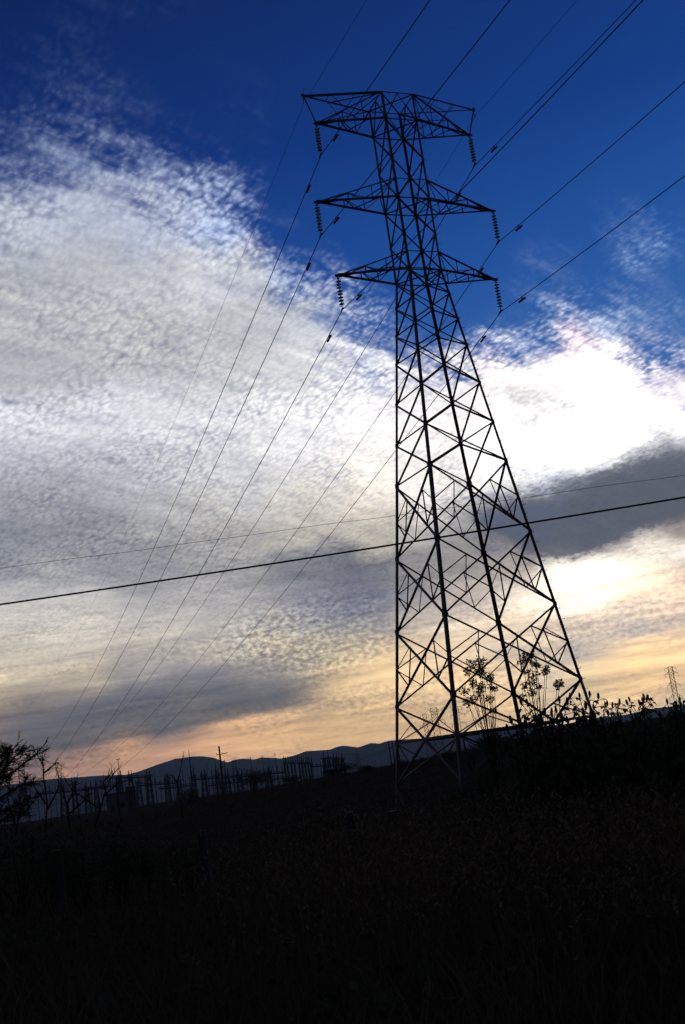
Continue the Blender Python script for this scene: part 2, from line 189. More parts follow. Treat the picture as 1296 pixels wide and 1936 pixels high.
def build_sky():
    S.tree = NT
    tc = new('ShaderNodeTexCoord')
    sep = new('ShaderNodeSeparateXYZ')
    NT.links.new(tc.outputs['Generated'], sep.inputs[0])
    dx, dy, dz = (S(sep.outputs[i]) for i in range(3))
    az = S.m('ARCTAN2', dx, dy) * 57.29578
    el = S.m('ARCSINE', dz) * 57.29578
    den = S.m('MAXIMUM', dz, 0.0) + 0.3
    px, py = dx / den, dy / den
    P = vec(px, py, 0.0)
    # the cloud sheet seen in perspective; nearer the horizon it is drawn out into streaks
    A = vec(az * 0.035, el * 0.11, 0.0)
    lo = step(el, 13.0, 4.0)                       # 1 near the horizon
    w1 = noise(P, 9.0, 7, 0.6)
    w1s = new('ShaderNodeSeparateColor')
    NT.links.new(w1.outputs['Color'], w1s.inputs[0])
    w2 = noise(A, 4.0, 6, 0.6)
    w2s = new('ShaderNodeSeparateColor')
    NT.links.new(w2.outputs['Color'], w2s.inputs[0])
    hi = 1.0 - lo
    az2 = az + (S(w1s.outputs[0]) - 0.5) * (hi * 4.0 + 0.4) + (S(w2s.outputs[0]) - 0.5) * lo * 3.0
    el2 = el + (S(w1s.outputs[1]) - 0.5) * (hi * 3.4 + 0.5) + (S(w2s.outputs[1]) - 0.5) * lo * 1.0
    fac = (az2 + 21.0) / 45.0
    col = alp = None
    pe = None
    for line in SKY.strip().splitlines():
        e, cells = line.split('|')
        e = float(e)
        cells = [tuple(int(q) / 1000 for q in c.split(',')) for c in cells.split()]
        n = ramp(fac, [(i / (len(cells) - 1), c) for i, c in enumerate(cells)])
        if col is None:
            col, alp = n.outputs[0], S(n.outputs[1])
        else:
            t = step(el2, pe, e, False)
            col = mixc(col, n.outputs[0], t)
            alp = alp + (S(n.outputs[1]) - alp) * t
        pe = e
    # cloudlets and streaks, in the plane of the cloud sheet
    ca, sa = cos(radians(48)), sin(radians(48))
    sx = px * sa + py * ca
    sy = py * sa - px * ca
    hi = 1.0 - lo
    n1 = S(noise(vec(sx * 1.25, sy * 0.8, 0.0), 130.0, 3, 0.5, 0.2).outputs[0]) - 0.5
    n4 = S(noise(vec(sx * 1.1, sy * 0.8, 0.0), 58.0, 3, 0.5, 0.3).outputs[0]) - 0.5
    n2 = S(noise(vec(sx * 0.22, sy, 0.0), 30.0, 7, 0.62, 0.2).outputs[0]) - 0.5
    am = step(S(noise(P, 6.0, 3, 0.5).outputs[0]), 0.34, 0.66)
    n3 = S(noise(vec(az * 0.09, el * 0.95 - az * 0.02, 0.0), 2.2, 8, 0.62, 0.2).outputs[0]) - 0.5
    n5 = S(noise(vec(az * 0.95 + el * 0.5, el * 1.7 - az * 0.25, 0.0), 3.3, 3, 0.5, 0.2).outputs[0]) - 0.5
    am5 = step(S(noise(vec(az * 0.1, el * 0.35, 3.0), 1.6, 3, 0.5).outputs[0]), 0.40, 0.62)
    vo = new('ShaderNodeTexVoronoi', feature='SMOOTH_F1')
    jit = noise(vec(sx, sy, 0.0), 40.0, 2, 0.5)
    va = new('ShaderNodeVectorMath', operation='SCALE')
    NT.links.new(jit.outputs['Color'], va.inputs[0])
    va.inputs['Scale'].default_value = 0.022
    vb = new('ShaderNodeVectorMath', operation='ADD')
    NT.links.new(vec(sx * 1.15, sy * 0.72, 0.0), vb.inputs[0])
    NT.links.new(va.outputs[0], vb.inputs[1])
    vo.voronoi_dimensions = '2D'
    NT.links.new(vb.outputs[0], vo.inputs['Vector'])
    vo.inputs['Scale'].default_value = 112.0
    vo.inputs['Smoothness'].default_value = 0.6
    vor = 0.42 - S(vo.outputs['Distance'])
    md = (az + 2.5) / 5.0
    me_ = (el - 6.2) / 2.3
    mott = 1.0 - step(md * md + me_ * me_, 0.2, 1.4)
    rip = n1 * (am * 0.5 + 0.35) + n4 * (am * 0.4 + 0.35) + vor * (am * 0.5 + 0.28)
    thin = alp * (1.0 - alp) * 4.0
    a = (alp + thin * (rip * 0.6 + n2 * 1.6)).clamp()
    a = step(a, 0.0, 0.97)
    tex = 1.0 + rip * hi * 0.85 + n2 * hi * 0.9 + lo * (n3 * 1.6 + (n5 * (am5 * 1.2 + 0.2) + S.m('MAXIMUM', n5, -0.09) * mott * 2.8))
    # two dark banks with ragged upper edges
    rows = [[float(q) for q in r.split()] for r in BANKS.strip().splitlines()]
    rag = rip * 1.0 + n4 * 0.9 + n5 * 1.3 + (S(w1s.outputs[2]) - 0.5) * 1.6
    fz = (az + 21.0) / 45.0
    for k, (dark, soft) in enumerate(((srgb(98, 103, 116), 0.62), (srgb(128, 128, 128), 0.9))):
        n = ramp(fz, [(i / (len(rows[0]) - 1), (u / 30, v / 30, 0, 1)) for i, (u, v) in enumerate(zip(rows[2 * k], rows[2 * k + 1]))])
        sp = new('ShaderNodeSeparateColor')
        NT.links.new(n.outputs[0], sp.inputs[0])
        tp, bt = S(sp.outputs[0]) * 30.0, S(sp.outputs[1]) * 30.0
        up_ = step(tp - el + rag * (1.0 if k == 0 else 1.1), -soft, soft * 1.6)
        dn_ = step(el - bt + rag * (0.45 if k == 0 else 0.16) + n3 * 0.8, -0.12, 0.42 if k == 0 else 0.3)
        mk = up_ * dn_
        col = mixc(col, dark, mk * (0.93 if k == 0 else 0.85))
        tex = 1.0 + (tex - 1.0) * (1.0 - mk * (0.6 if k == 0 else 0.35))
    tv = new('ShaderNodeVectorMath', operation='MULTIPLY')
    t1 = tex - 1.0
    NT.links.new(vec(1.0 + t1 * 1.04, 1.0 + t1, 1.0 + t1 * 0.8), tv.inputs[1])
    NT.links.new(col, tv.inputs[0])
    cl = tv.outputs[0]
    # clear blue behind the clouds
    fe = step(el, 14.0, 40.0, False)
    bl = ramp(fe, [(0.0, (*srgb(45, 100, 180), 1)), (0.35, (*srgb(20, 70, 152), 1)), (0.62, (*srgb(13, 47, 116), 1)), (1.0, (*srgb(9, 30, 82), 1))])
    br = ramp(fe, [(0.0, (*srgb(75, 124, 190), 1)), (0.35, (*srgb(38, 90, 166), 1)), (0.62, (*srgb(20, 64, 138), 1)), (1.0, (*srgb(17, 45, 108), 1))])
    blue = mixc(bl.outputs[0], br.outputs[0], step(az, -16.0, 22.0, False))
    c = mixc(blue, cl, a)
    # away from the sunset the evening sky is a plain deep blue
    aa = S.m('ABSOLUTE', az)
    out = S.m('MAXIMUM', step(aa, 28.0, 60.0), step(el, 43.0, 62.0))
    c = mixc(c, srgb(50, 55, 74), out)
    bg = new('ShaderNodeBackground')
    NT.links.new(c, bg.inputs[0])
    bg.inputs[1].default_value = 1.0
    wo = new('ShaderNodeOutputWorld')
    NT.links.new(bg.outputs[0], wo.inputs[0])


build_sky()
world.cycles.sampling_method = 'MANUAL'
world.cycles.sample_map_resolution = 512

# low sun behind the bright cloud
sun_d = bpy.data.lights.new('sun', 'SUN')
sun_d.energy = 0.22
sun_d.angle = radians(12)
sun_d.color = (1.0, 0.86, 0.68)
sun = bpy.data.objects.new('sun', sun_d)
COL.objects.link(sun)
s_az, s_el = radians(14.0), radians(14.7)
sdir = Vector((sin(s_az) * cos(s_el), cos(s_az) * cos(s_el), sin(s_el)))
sun.rotation_euler = sdir.to_track_quat('Z', 'Y').to_euler()

# ------------------------------------------------------------------ helpers
def tag(o, label=None, cat=None, group=None, kind=None):
    for k, v in (('label', label), ('category', cat), ('group', group), ('kind', kind)):
        if v: o[k] = v
    return o


def empty(name, loc, rz=0.0):
    o = bpy.data.objects.new(name, None)
    o.empty_display_size = 0.3
    o.location = loc
    o.rotation_euler = (0, 0, rz)
    COL.objects.link(o)
    return o


def children(o): return [c for c in bpy.data.objects if c.parent == o]


def copy_tree(o, parent=None):
    c = o.copy()
    COL.objects.link(c)
    c.parent = parent
    for ch in list(o.children): copy_tree(ch, c)
    return c


class MB:
    """collects shapes and links them as one mesh object"""

    def __init__(s): s.v, s.f = [], []

    def add(s, vs, fs):
        n = len(s.v)
        s.v += [tuple(q) for q in vs]
        s.f += [tuple(i + n for i in f) for f in fs]
        return s

    def angle(s, p, q, w, t, a, b):
        """rolled steel angle from p to q, flanges w along a and b"""
        p, q = Vector(p), Vector(q)
        pr = [(0, 0), (w, 0), (w, t), (t, t), (t, w), (0, w)]
        vs = [e + a * x + b * y for e in (p, q) for x, y in pr]
        fs = [(i, (i + 1) % 6, 6 + (i + 1) % 6, 6 + i) for i in range(6)] + [(0, 1, 2, 3), (0, 3, 4, 5), (9, 8, 7, 6), (11, 10, 9, 6)]
        return s.add(vs, fs)

    def brace(s, p, q, w, nrm, off=0.0, t=None):
        """angle with one flange lying in the face whose outward normal is nrm"""
        p, q, n = Vector(p), Vector(q), Vector(nrm).normalized()
        d = (q - p).normalized()
        n = (n - d * n.dot(d)).normalized()
        a = d.cross(n)
        o = n * off - a * (w * 0.5)
        return s.angle(p + o, q + o, w, t or max(w * 0.1, 0.006), a, -n)

    def tube(s, pts, rads, k=6, cap=True):
        pts = [Vector(p) for p in pts]
        n = len(pts)
        rads = [rads] * n if isinstance(rads, (int, float)) else rads
        x = None
        vs, fs = [], []
        for i, p in enumerate(pts):
            d = (pts[min(i + 1, n - 1)] - pts[max(i - 1, 0)]).normalized()
            if x is None: x = d.orthogonal().normalized()
            x = (x - d * x.dot(d)).normalized()
            y = d.cross(x)
            vs += [p + (x * cos(2 * pi * j / k) + y * sin(2 * pi * j / k)) * rads[i] for j in range(k)]
        for i in range(n - 1):
            for j in range(k):
                fs.append((i * k + j, i * k + (j + 1) % k, (i + 1) * k + (j + 1) % k, (i + 1) * k + j))
        if cap: fs += [tuple(range(k))[::-1], tuple((n - 1) * k + j for j in range(k))]
        return s.add(vs, fs)

    def box(s, c, sz, rz=0.0, tilt=0.0):
        c = Vector(c)
        m = Matrix.Rotation(rz, 3, 'Z') @ Matrix.Rotation(tilt, 3, 'Y')
        vs = [c + m @ Vector((sx * sz[0] / 2, sy * sz[1] / 2, z * sz[2] / 2)) for z in (-1, 1) for sx, sy in ((-1, -1), (1, -1), (1, 1), (-1, 1))]
        return s.add(vs, [(3, 2, 1, 0), (4, 5, 6, 7), (0, 1, 5, 4), (1, 2, 6, 5), (2, 3, 7, 6), (3, 0, 4, 7)])

    def lathe(s, prof, o=(0, 0, 0), ax=(0, 0, 1), k=14):
        o, ax = Vector(o), Vector(ax).normalized()
        x = ax.orthogonal().normalized()
        y = ax.cross(x)
        vs = [o + ax * z + (x * cos(2 * pi * j / k) + y * sin(2 * pi * j / k)) * r for r, z in prof for j in range(k)]
        fs = [(i * k + j, i * k + (j + 1) % k, (i + 1) * k + (j + 1) % k, (i + 1) * k + j) for i in range(len(prof) - 1) for j in range(k)]
        fs += [tuple(range(k))[::-1], tuple((len(prof) - 1) * k + j for j in range(k))]
        return s.add(vs, fs)

    def leaf(s, c, d, n, ln, wd, fold=0.25):
        """pointed leaf from c along d"""
        c, d = Vector(c), Vector(d).normalized()
        n = Vector(n)
        n = (n - d * n.dot(d))
        n = n.normalized() if n.length > 1e-4 else d.orthogonal().normalized()
        x = d.cross(n)
        m = c + d * ln * 0.4
        return s.add([c, m + x * wd / 2 + n * wd * fold, c + d * ln, m - x * wd / 2 + n * wd * fold, m], [(0, 1, 4), (1, 2, 4), (2, 3, 4), (3, 0, 4)])

    def build(s, name, m, parent=None, smooth=False):
        me = bpy.data.meshes.new(name)
        me.from_pydata(s.v, [], s.f)
        if smooth: me.polygons.foreach_set('use_smooth', [True] * len(me.polygons))
        me.materials.append(m)
        me.update()
        o = bpy.data.objects.new(name, me)
        COL.objects.link(o)
        o.parent = parent
        return o


def mat(name, c1, c2, scale=4.0, rough=0.7, metal=0.0, bump=0.0, detail=4, spec=0.3, trans=0.0):
    m = bpy.data.materials.new(name)
    m.use_nodes = True
    S.tree = m.node_tree
    b = m.node_tree.nodes['Principled BSDF']
    tc = new('ShaderNodeTexCoord')
    n = noise(tc.outputs['Object'], scale, detail, 0.6)
    r = ramp(S(n.outputs[0]), [(0.3, (*c1, 1)), (0.7, (*c2, 1))])
    r.color_ramp.elements[0].position = 0.3
    r.color_ramp.elements[1].position = 0.7
    S.tree.links.new(r.outputs[0], b.inputs['Base Color'])
    b.inputs['Roughness'].default_value = rough
    b.inputs['Metallic'].default_value = metal
    b.inputs['Specular IOR Level'].default_value = spec
    b.inputs['Transmission Weight'].default_value = trans
    if bump:
        bn = new('ShaderNodeBump')
        bn.inputs['Strength'].default_value = bump
        S.tree.links.new(n.outputs[0], bn.inputs['Height'])
        S.tree.links.new(bn.outputs[0], b.inputs['Normal'])
    return m


M = dict(
    steel=mat('weathered_galvanised_steel', (.065, .068, .075), (.12, .124, .132), 1.5, .62, .3),
    bolt=mat('bolt_steel', (.12, .11, .10), (.2, .19, .18), 8, .5, .6),
    wire=mat('aluminium_wire', (.035, .035, .037), (.06, .06, .062), 3, .9, 0, 0, 4, .05),
    cable=mat('black_cable', (.012, .012, .013), (.02, .02, .02), 3, .6),
    glass=mat('green_glass_discs', (.05, .20, .165), (.09, .26, .22), 6, .15, 0, 0, 2, .6, .6),
    farsteel=mat('far_steel', (.04, .043, .047), (.07, .073, .078), .4, .7, .2),
    conc=mat('grey_render', (.10, .092, .085), (.15, .14, .125), .6, .9),
    wood=mat('dark_pole_wood', (.035, .028, .022), (.07, .055, .045), 2, .9, 0, .2),
    post=mat('fence_post_wood', (.03, .03, .032), (.06, .06, .062), 3, .9, 0, .2),
    soil=mat('dry_soil', (.026, .022, .018), (.055, .046, .036), .8, 1, 0, .3, 8, 0),
    straw=mat('dry_grass', (.075, .061, .041), (.19, .152, .098), .35, .95, 0, 0, 5, 0),
    green=mat('green_grass', (.05, .06, .03), (.10, .11, .055), .5, .95, 0, 0, 5, 0),
    leaf=mat('dark_leaf', (.045, .052, .03), (.10, .105, .06), 3, .8, 0, 0, 4, 0),
    seed=mat('dry_seed_head', (.11, .082, .048), (.25, .185, .11), 6, .95, 0, 0, 4, 0),
    stem=mat('weed_stem', (.03, .026, .016), (.06, .05, .03), 4, .9, 0, 0, 4, 0),
    bark=mat('dark_bark', (.025, .02, .016), (.05, .042, .034), 5, .95, 0, .4, 6, 0),
    hill=mat('scrub_hillside', (.025, .03, .022), (.055, .055, .038), .004, 1, 0, 0, 8, 0),
    litter=mat('pale_litter', (.30, .29, .27), (.48, .47, .45), 7, .8),
    slab=mat('pale_slab', (.16, .155, .15), (.26, .25, .24), 3, .9),
    rust=mat('rusty_wire', (.05, .035, .028), (.09, .06, .045), 9, .8, .4),
)

# ------------------------------------------------------------------ lie of the land
_R = [0, 10, 25, 52, 80, 112, 150, 220, 360, 1000, 3000, 60000]
_A = [-180, -30, -18, -12, -8, -2, 1, 4, 8, 14, 30, 180]
_C = {112: [-3.4, -3.4, -3.15, -2.75, -1.9, -1.5, -1.4, -1.0, -.6, -.3, -.3, -3.4], 80: [-3.3, -3.3, -3.1, -2.9, -2.6, -2.4, -2.2, -1.9, -1.3, -.9, -1.0, -3.3],
      52: [-2.4, -2.9, -3.1, -3.1, -3.1, -3.1, -3.05, -2.75, -2.1, -1.7, -1.6, -2.4], 25: [-2, -2.2, -2.3, -2.4, -2.4, -2.4, -2.3, -2.2, -1.95, -1.7, -1.6, -2]}
_D = [[-1.9] * 12, [-1.9] * 12, _C[25], _C[52], _C[80], _C[112], [min(c, -.8) - .9 for c in _C[112]], [-5.0] * 8 + [-4, -4, -4, -5.0], [-6.3] * 12, [-24] * 12, [-68] * 12, [-75] * 12]


def ground(x, y):
    r = sqrt(x * x + y * y)
    a = math.degrees(math.atan2(x, y))
    i = max(k for k in range(len(_R) - 1) if _R[k] <= r)
    t = (r - _R[i]) / (_R[i + 1] - _R[i])
    j = max(k for k in range(len(_A) - 1) if _A[k] <= a)
    u = (a - _A[j]) / (_A[j + 1] - _A[j])
    t, u = t * t * (3 - 2 * t), u * u * (3 - 2 * u)
    g = lambda q: _D[q][j] * (1 - u) + _D[q][j + 1] * u
    z = g(i) * (1 - t) + g(i + 1) * t + CAM_H
    k = min(r / 20, 1.0) * (1 if r < 400 else max(0, 1 - (r - 400) / 400))
    return z + k * (0.10 * sin(x * .31 + 1.3) * cos(y * .27) + 0.06 * sin(x * .9 + y * .7) + 0.14 * sin(x * .083 - y * .11))


def on(px, py, dist):
    """foot on the ground below a survey bearing"""
    p = at(px, py, dist)
    return Vector((p.x, p.y, ground(p.x, p.y)))


def build_ground():
    rs = [0.0]
    r = 1.5
    while r < 14000:
        rs.append(r)
        r *= 1.06 if r > 14 else 1.12
    angs = [radians(a) for a in list(np.arange(-180, -30, 6.0)) + list(np.arange(-30, 30, 0.6)) + list(np.arange(30, 180, 6.0))]
    vs, fs = [(0, 0, ground(0, 0))], []
    n = len(angs)
    for r in rs[1:]:
        for a in angs:
            x, y = r * sin(a), r * cos(a)
            vs.append((x, y, ground(x, y)))
    for j in range(n): fs.append((0, 1 + (j + 1) % n, 1 + j))
    for i in range(len(rs) - 2):
        for j in range(n):
            a, b = 1 + i * n + j, 1 + i * n + (j + 1) % n
            fs.append((a, b, b + n, a + n))
    m = MB()
    m.add(vs, fs)
    o = m.build('ground', M['soil'], smooth=True)
    tag(o, kind='structure')


build_ground()

# ------------------------------------------------------------------ hills on the horizon
RIDGE = [(-500, 1560), (-300, 1525), (-150, 1500), (0, 1486), (80, 1475), (180, 1467), (240, 1465), (262, 1459), (300, 1445), (330, 1436), (352, 1432), (380, 1430), (405, 1432.5), (420, 1439), (433, 1441.5),
         (441, 1437), (460, 1434.5), (480, 1436), (495, 1432), (520, 1433), (533, 1434), (560, 1427.5), (578, 1420.5), (610, 1418.5), (625, 1417), (640, 1411.5), (650, 1409.5), (665, 1411.5), (678, 1413), (702, 1405),
         (718, 1406), (735, 1400.5), (760, 1398.5), (800, 1396), (830, 1391), (870, 1388), (920, 1384), (985, 1374), (1060, 1371), (1120, 1358), (1180, 1352), (1215, 1344), (1250, 1338), (1300, 1331), (1400, 1318), (1550, 1306), (1800, 1290)]


def build_hills():
    pts = [at(x, y, 6500) for x, y in RIDGE]
    azs = [math.degrees(math.atan2(p.x, p.y)) for p in pts]
    hs = [p.z for p in pts]
    A = np.arange(azs[0], azs[-1], 0.12)
    H = np.interp(A, azs, hs)
    rng = np.random.default_rng(3)
    R = np.concatenate([np.linspace(3600, 6500, 34), np.linspace(6600, 9000, 10)])
    ph = rng.uniform(0, 6.28, 24)
    vs, fs = [], []
    for i, r in enumerate(R):
        for a, h in zip(A, H):
            t = (r - 3600) / 2900 if r <= 6500 else max(0, 1 - ((r - 6500) / 2500) ** 1.4)
            t = min(max(t, 0), 1)
            prof = t * t * (3 - 2 * t) if r <= 6500 else t
            spur = sum(sin(a * (2.0 + k * 1.7) + r * .0009 * (k % 5 - 2) + ph[k]) / (k + 2) for k in range(10))
            z = -78 + (h + 78) * prof * (1 + .22 * spur * (1 - prof) ** .7)
            x, y = r * sin(radians(a)), r * cos(radians(a))
            vs.append((x, y, z))
    n = len(A)
    for i in range(len(R) - 1):
        for j in range(n - 1):
            a = i * n + j
            fs.append((a, a + 1, a + n + 1, a + n))
    tag(MB().add(vs, fs).build('hills', M['hill'], smooth=True), kind='structure')


build_hills()

# ------------------------------------------------------------------ the pylon
SCL = 2.1
PSI = 0.3715496
LV = dict(U=15.4271, T=14.7071, V=13.68, N=13.125, M=12.6326, X=11.7162, P=11.2534, W=10.7891, B=10.1805, C=9.5029, D=8.8233, E=7.8645, F=6.8959,
          G=5.9379, H=4.2588, I=2.5974, J=0.9352, K=0.1514, Q=-0.75)
LV = {k: v * SCL + CAM_H for k, v in LV.items()}
HW, HK = 0.4250 * SCL, 1.6119 * SCL
TX, TY = 2.55322 * SCL, 25 * SCL
CORN = {1: (-1, 1), 2: (-1, -1), 3: (1, 1), 4: (1, -1)}
FACES = {(1, 2): (-1, 0, 0), (2, 4): (0, -1, 0), (3, 4): (1, 0, 0), (1, 3): (0, 1, 0)}
U_, V_ = Vector((cos(PSI), sin(PSI), 0)), Vector((-sin(PSI), cos(PSI), 0))


def half(z):
    if z >= LV['W']: return HW
    return HW + (LV['W'] - z) / (LV['W'] - LV['K']) * (HK - HW)


def node(leg, lev):
    z = LV[lev] if isinstance(lev, str) else lev
    h = half(z)
    return Vector((CORN[leg][0] * h, CORN[leg][1] * h, z))


def lerp(a, b, t): return a + (b - a) * t


def plate(m, c, n, w, h, t=.012):
    n = Vector(n).normalized()
    x = Vector((0, 0, 1)).cross(n).normalized()
    y = n.cross(x)
    c = Vector(c) + n * 0.012
    vs = [c + x * sx * w + y * sy * h + n * k * t for k in (0, 1) for sx, sy in ((-.5, -.3), (-.3, -.5), (.3, -.5), (.5, -.3), (.5, .3), (.3, .5), (-.3, .5), (-.5, .3))]
    m.add(vs, [tuple(range(8))[::-1], tuple(range(8, 16))] + [(i, (i + 1) % 8, 8 + (i + 1) % 8, 8 + i) for i in range(8)])


def build_pylon():
    root = empty('transmission_tower', (TX, TY, 0), PSI)
    tag(root, 'tall dark steel lattice pylon with three pairs of arms standing in the middle', 'pylon')
    st = M['steel']
    rnd = random.Random(4)
    jit = lambda: rnd.uniform(.002, .02)
    for k, (cu, cv) in CORN.items():
        m = MB()
        foot = node(k, 'Q')
        w = root.matrix_world
        p0 = node(k, LV['Q'])
        d = (node(k, 'J') - node(k, 'Q')).normalized()
        wx, wy = TX + U_.x * foot.x + V_.x * foot.y, TY + U_.y * foot.x + V_.y * foot.y
        zg = ground(wx, wy) - 0.3
        base = node(k, zg)
        a, b = Vector((-cu, 0, 0)), Vector((0, -cv, 0))
        m.angle(base, node(k, 'G'), .150, .016, a, b)
        m.angle(node(k, 'G'), node(k, 'W'), .125, .014, a, b)
        m.angle(node(k, 'W'), node(k, 'U'), .105, .012, a, b)
        for lev in LV:
            for fc, n in FACES.items():
                if k in fc and lev not in 'NPU':
                    s = .20 if lev in 'GHIJKQ' else .135
                    inw = Vector((-cu if n[0] == 0 else 0, -cv if n[1] == 0 else 0, 0)) * s * .45
                    plate(m, node(k, lev) + inw, n, s, s * 1.25)
        leg = m.build('leg', st, root)
        m = MB()
        m.box((base.x, base.y, zg + .32), (.55, .55, .5))
        m.build('footing', M['post'], leg)
    seq = list('UTVMXWBCDEFGHIJ')
    for fc, n in FACES.items():
        m = MB()
        a, b = fc
        n = Vector(n)
        for i, (l0, l1) in enumerate(zip(seq[1:-1], seq[2:])):
            w = .06 if l0 in 'TVMX' else (.065 if l0 in 'WBC' else (.075 if l0 in 'DEF' else .085))
            m.brace(node(a, l0), node(b, l1), w, n, .004 + jit())
            m.brace(node(b, l0), node(a, l1), w, n, -.03 - jit())
        # top panel: chevron under the cap
        tm = lerp(node(a, 'U'), node(b, 'U'), .5)
        m.brace(node(a, 'U'), node(b, 'U'), .06, n, jit())
        m.brace(tm, node(a, 'T'), .05, n, -.02 - jit())
        m.brace(tm, node(b, 'T'), .05, n, -.03 - jit())
        for l in 'TMW': m.brace(node(a, l), node(b, l), .07, n, .008 + jit())
        for l in 'NP': m.brace(node(a, l), node(b, l), .05, n, .01 + jit())
        # bottom panel
        for p, q in ((a, b), (b, a)):
            m.brace(node(p, 'J'), node(q, 'Q'), .09, n, .004 if p == a else -.03)
            m.brace(node(p, 'K'), lerp(node(p, 'J'), node(q, 'Q'), .25), .045, n, -.05 - jit())
            m.brace(node(p, 'K'), lerp(node(p, 'Q'), node(q, 'J'), .25), .045, n, -.05 - jit())
            zf = LV['Q'] - 1.5
            m.brace(node(p, 'Q'), lerp(node(p, zf), node(q, zf), .22), .07, n, jit())
        m.brace(node(a, 'K'), node(b, 'K'), .10, n, .02)
        # redundants in the three tall panels
        for l0, l1 in (('G', 'H'), ('H', 'I'), ('I', 'J')):
            for p, q in ((a, b), (b, a)):
                mid = lerp(node(p, l0), node(p, l1), .5)
                t_ = lerp(node(p, l0), node(q, l1), .25)
                b_ = lerp(node(p, l1), node(q, l0), .25)
                m.brace(mid, t_, .05, n, -.04 - jit())
                m.brace(mid, b_, .05, n, -.05 - jit())
                m.brace(t_, b_, .048, n, -.07 - jit())
        m.build('face_bracing', st, root)
    # diaphragms
    for l in 'UTMWK':
        m = MB()
        n = (0, 0, 1)
        w = .05 if l != 'K' else .06
        if l == 'K':
            mids = [lerp(node(a, l), node(b, l), .5) for a, b in ((1, 2), (2, 4), (4, 3), (3, 1))]
            for i in range(4): m.brace(mids[i], mids[(i + 1) % 4], w, n, -.05)
        else:
            m.brace(node(1, l), node(4, l), w, n, .03)
            m.brace(node(2, l), node(3, l), w, n, -.03)
        m.build('diaphragm', st, root)

    def arm(name, tip, lo, hi, side, hanger=True):
        m = MB()
        f, b = (2, 1) if side < 0 else (4, 3)
        T = Vector(tip)
        out = Vector((side, 0, 0))
        for k, sv in ((f, -1), (b, 1)):
            n = Vector((0, sv, 0))
            L, H = node(k, lo), node(k, hi)
            m.brace(T, L, .085, (0, 0, -1), .01 * sv)
            m.brace(T, H, .065, n, .005)
            pl = [lerp(T, L, t) for t in (.12, .40, .70, 1)]
            ph = [lerp(T, H, t) for t in (.12, .40, .70, 1)]
            for i in range(3):
                m.brace(pl[i], ph[i + 1] if i % 2 == 0 else ph[i], .04, n, -.02 - .01 * i)
                if i < 2: m.brace(pl[i + 1], ph[i + 1], .035, n, -.03 - .01 * i)
                if i % 2: m.brace(ph[i], pl[i + 1], .04, n, -.05)
        Lf, Lb = node(f, lo), node(b, lo)
        Hf, Hb = node(f, hi), node(b, hi)
        ts = (.12, .34, .56, .78, 1)
        for i in range(4):
            p, q = (Lf, Lb) if i % 2 else (Lb, Lf)
            m.brace(lerp(T, p, ts[i]), lerp(T, q, ts[i + 1]), .042, (0, 0, -1), -.03 - .008 * i)
        for i in range(0, 3):
            p, q = (Hf, Hb) if i % 2 else (Hb, Hf)
            m.brace(lerp(T, p, (.12, .4, .7)[i]), lerp(T, q, (.4, .7, 1)[i]), .035, (0, 0, 1), -.03 - .008 * i)
        plate(m, T - Vector((0, 0, .02)), (0, -1, 0), .30, .16, .012)
        m.brace(lerp(T, Lf, .12), lerp(T, Lb, .12), .06, (0, 0, -1), -.05)
        m.build(name, st, root)

    for lo, hi, a in (('T', 'U', 2.0437), ('M', 'N', 2.3234), ('W', 'P', 2.0557)):
        for s in (-1, 1): arm('cross_arm', (s * a * SCL, 0, LV[lo]), lo, hi, s)
    for s in (-1, 1):
        m = MB()
        f, b = (2, 1) if s < 0 else (4, 3)
        T = Vector((s * 2.2781 * SCL, 0, LV['U']))
        C = Vector((s * 2.0437 * SCL, 0, LV['T']))
        m.brace(T, node(f, 'U'), .09, (0, 0, 1), .02)
        m.brace(T, node(b, 'U'), .055, (0, 0, 1), .02)
        m.brace(T, C, .07, (0, -1, 0), .02)
        for t0, t1 in ((.33, .33), (.66, .66)): m.brace(lerp(T, node(f, 'U'), t0), lerp(T, node(b, 'U'), t1), .04, (0, 0, 1), -.03)
        m.brace(lerp(T, node(b, 'U'), .36), node(f, 'U'), .04, (0, 0, 1), -.05)
        m.brace(lerp(T, node(f, 'U'), .36), lerp(C, node(f, 'T'), .62), .038, (0, -1, 0), -.03)
        m.brace(lerp(T, node(b, 'U'), .36), lerp(C, node(b, 'T'), .62), .038, (0, 1, 0), -.03)
        plate(m, T, (0, -1, 0), .22, .18)
        m.tube([T + Vector((0, 0, -.05)), T + Vector((s * .02, 0, -.42))], .022, 6)
        m.tube([T + Vector((0, -.12, 0)), T + Vector((0, -.16, .34))], .012, 5)
        m.build('earth_wire_arm', st, root)
    z = LV['K'] + 1.2
    i = 0
    bolts = {}
    while z < LV['U'] - .3:
        h = half(z)
        d = Vector((1, 0, 0)) if i % 2 else Vector((0, -1, 0))
        if i % 2 in bolts:
            o = bolts[i % 2].copy()
            COL.objects.link(o)
        else:
            q = d * .17
            o = bolts[i % 2] = MB().tube([-d * .02, q, q + Vector((0, 0, .05)), q + d * .012 + Vector((0, 0, .055))], .010, 5).build('step_bolt', M['bolt'], root)
        o.location = (h, -h, z)
        z += .46
        i += 1
    return root


build_pylon()


def tower_pt(u, v, z): return Vector((TX, TY, 0)) + U_ * u + V_ * v + Vector((0, 0, z))


# ------------------------------------------------------------------ insulator strings and the wires they carry
INS = 0.85 * SCL
SIDE = {-1: 'left', 1: 'right'}
LVL = [('top', 'T', 2.0437), ('middle', 'M', 2.3234), ('lowest', 'W', 2.0557)]


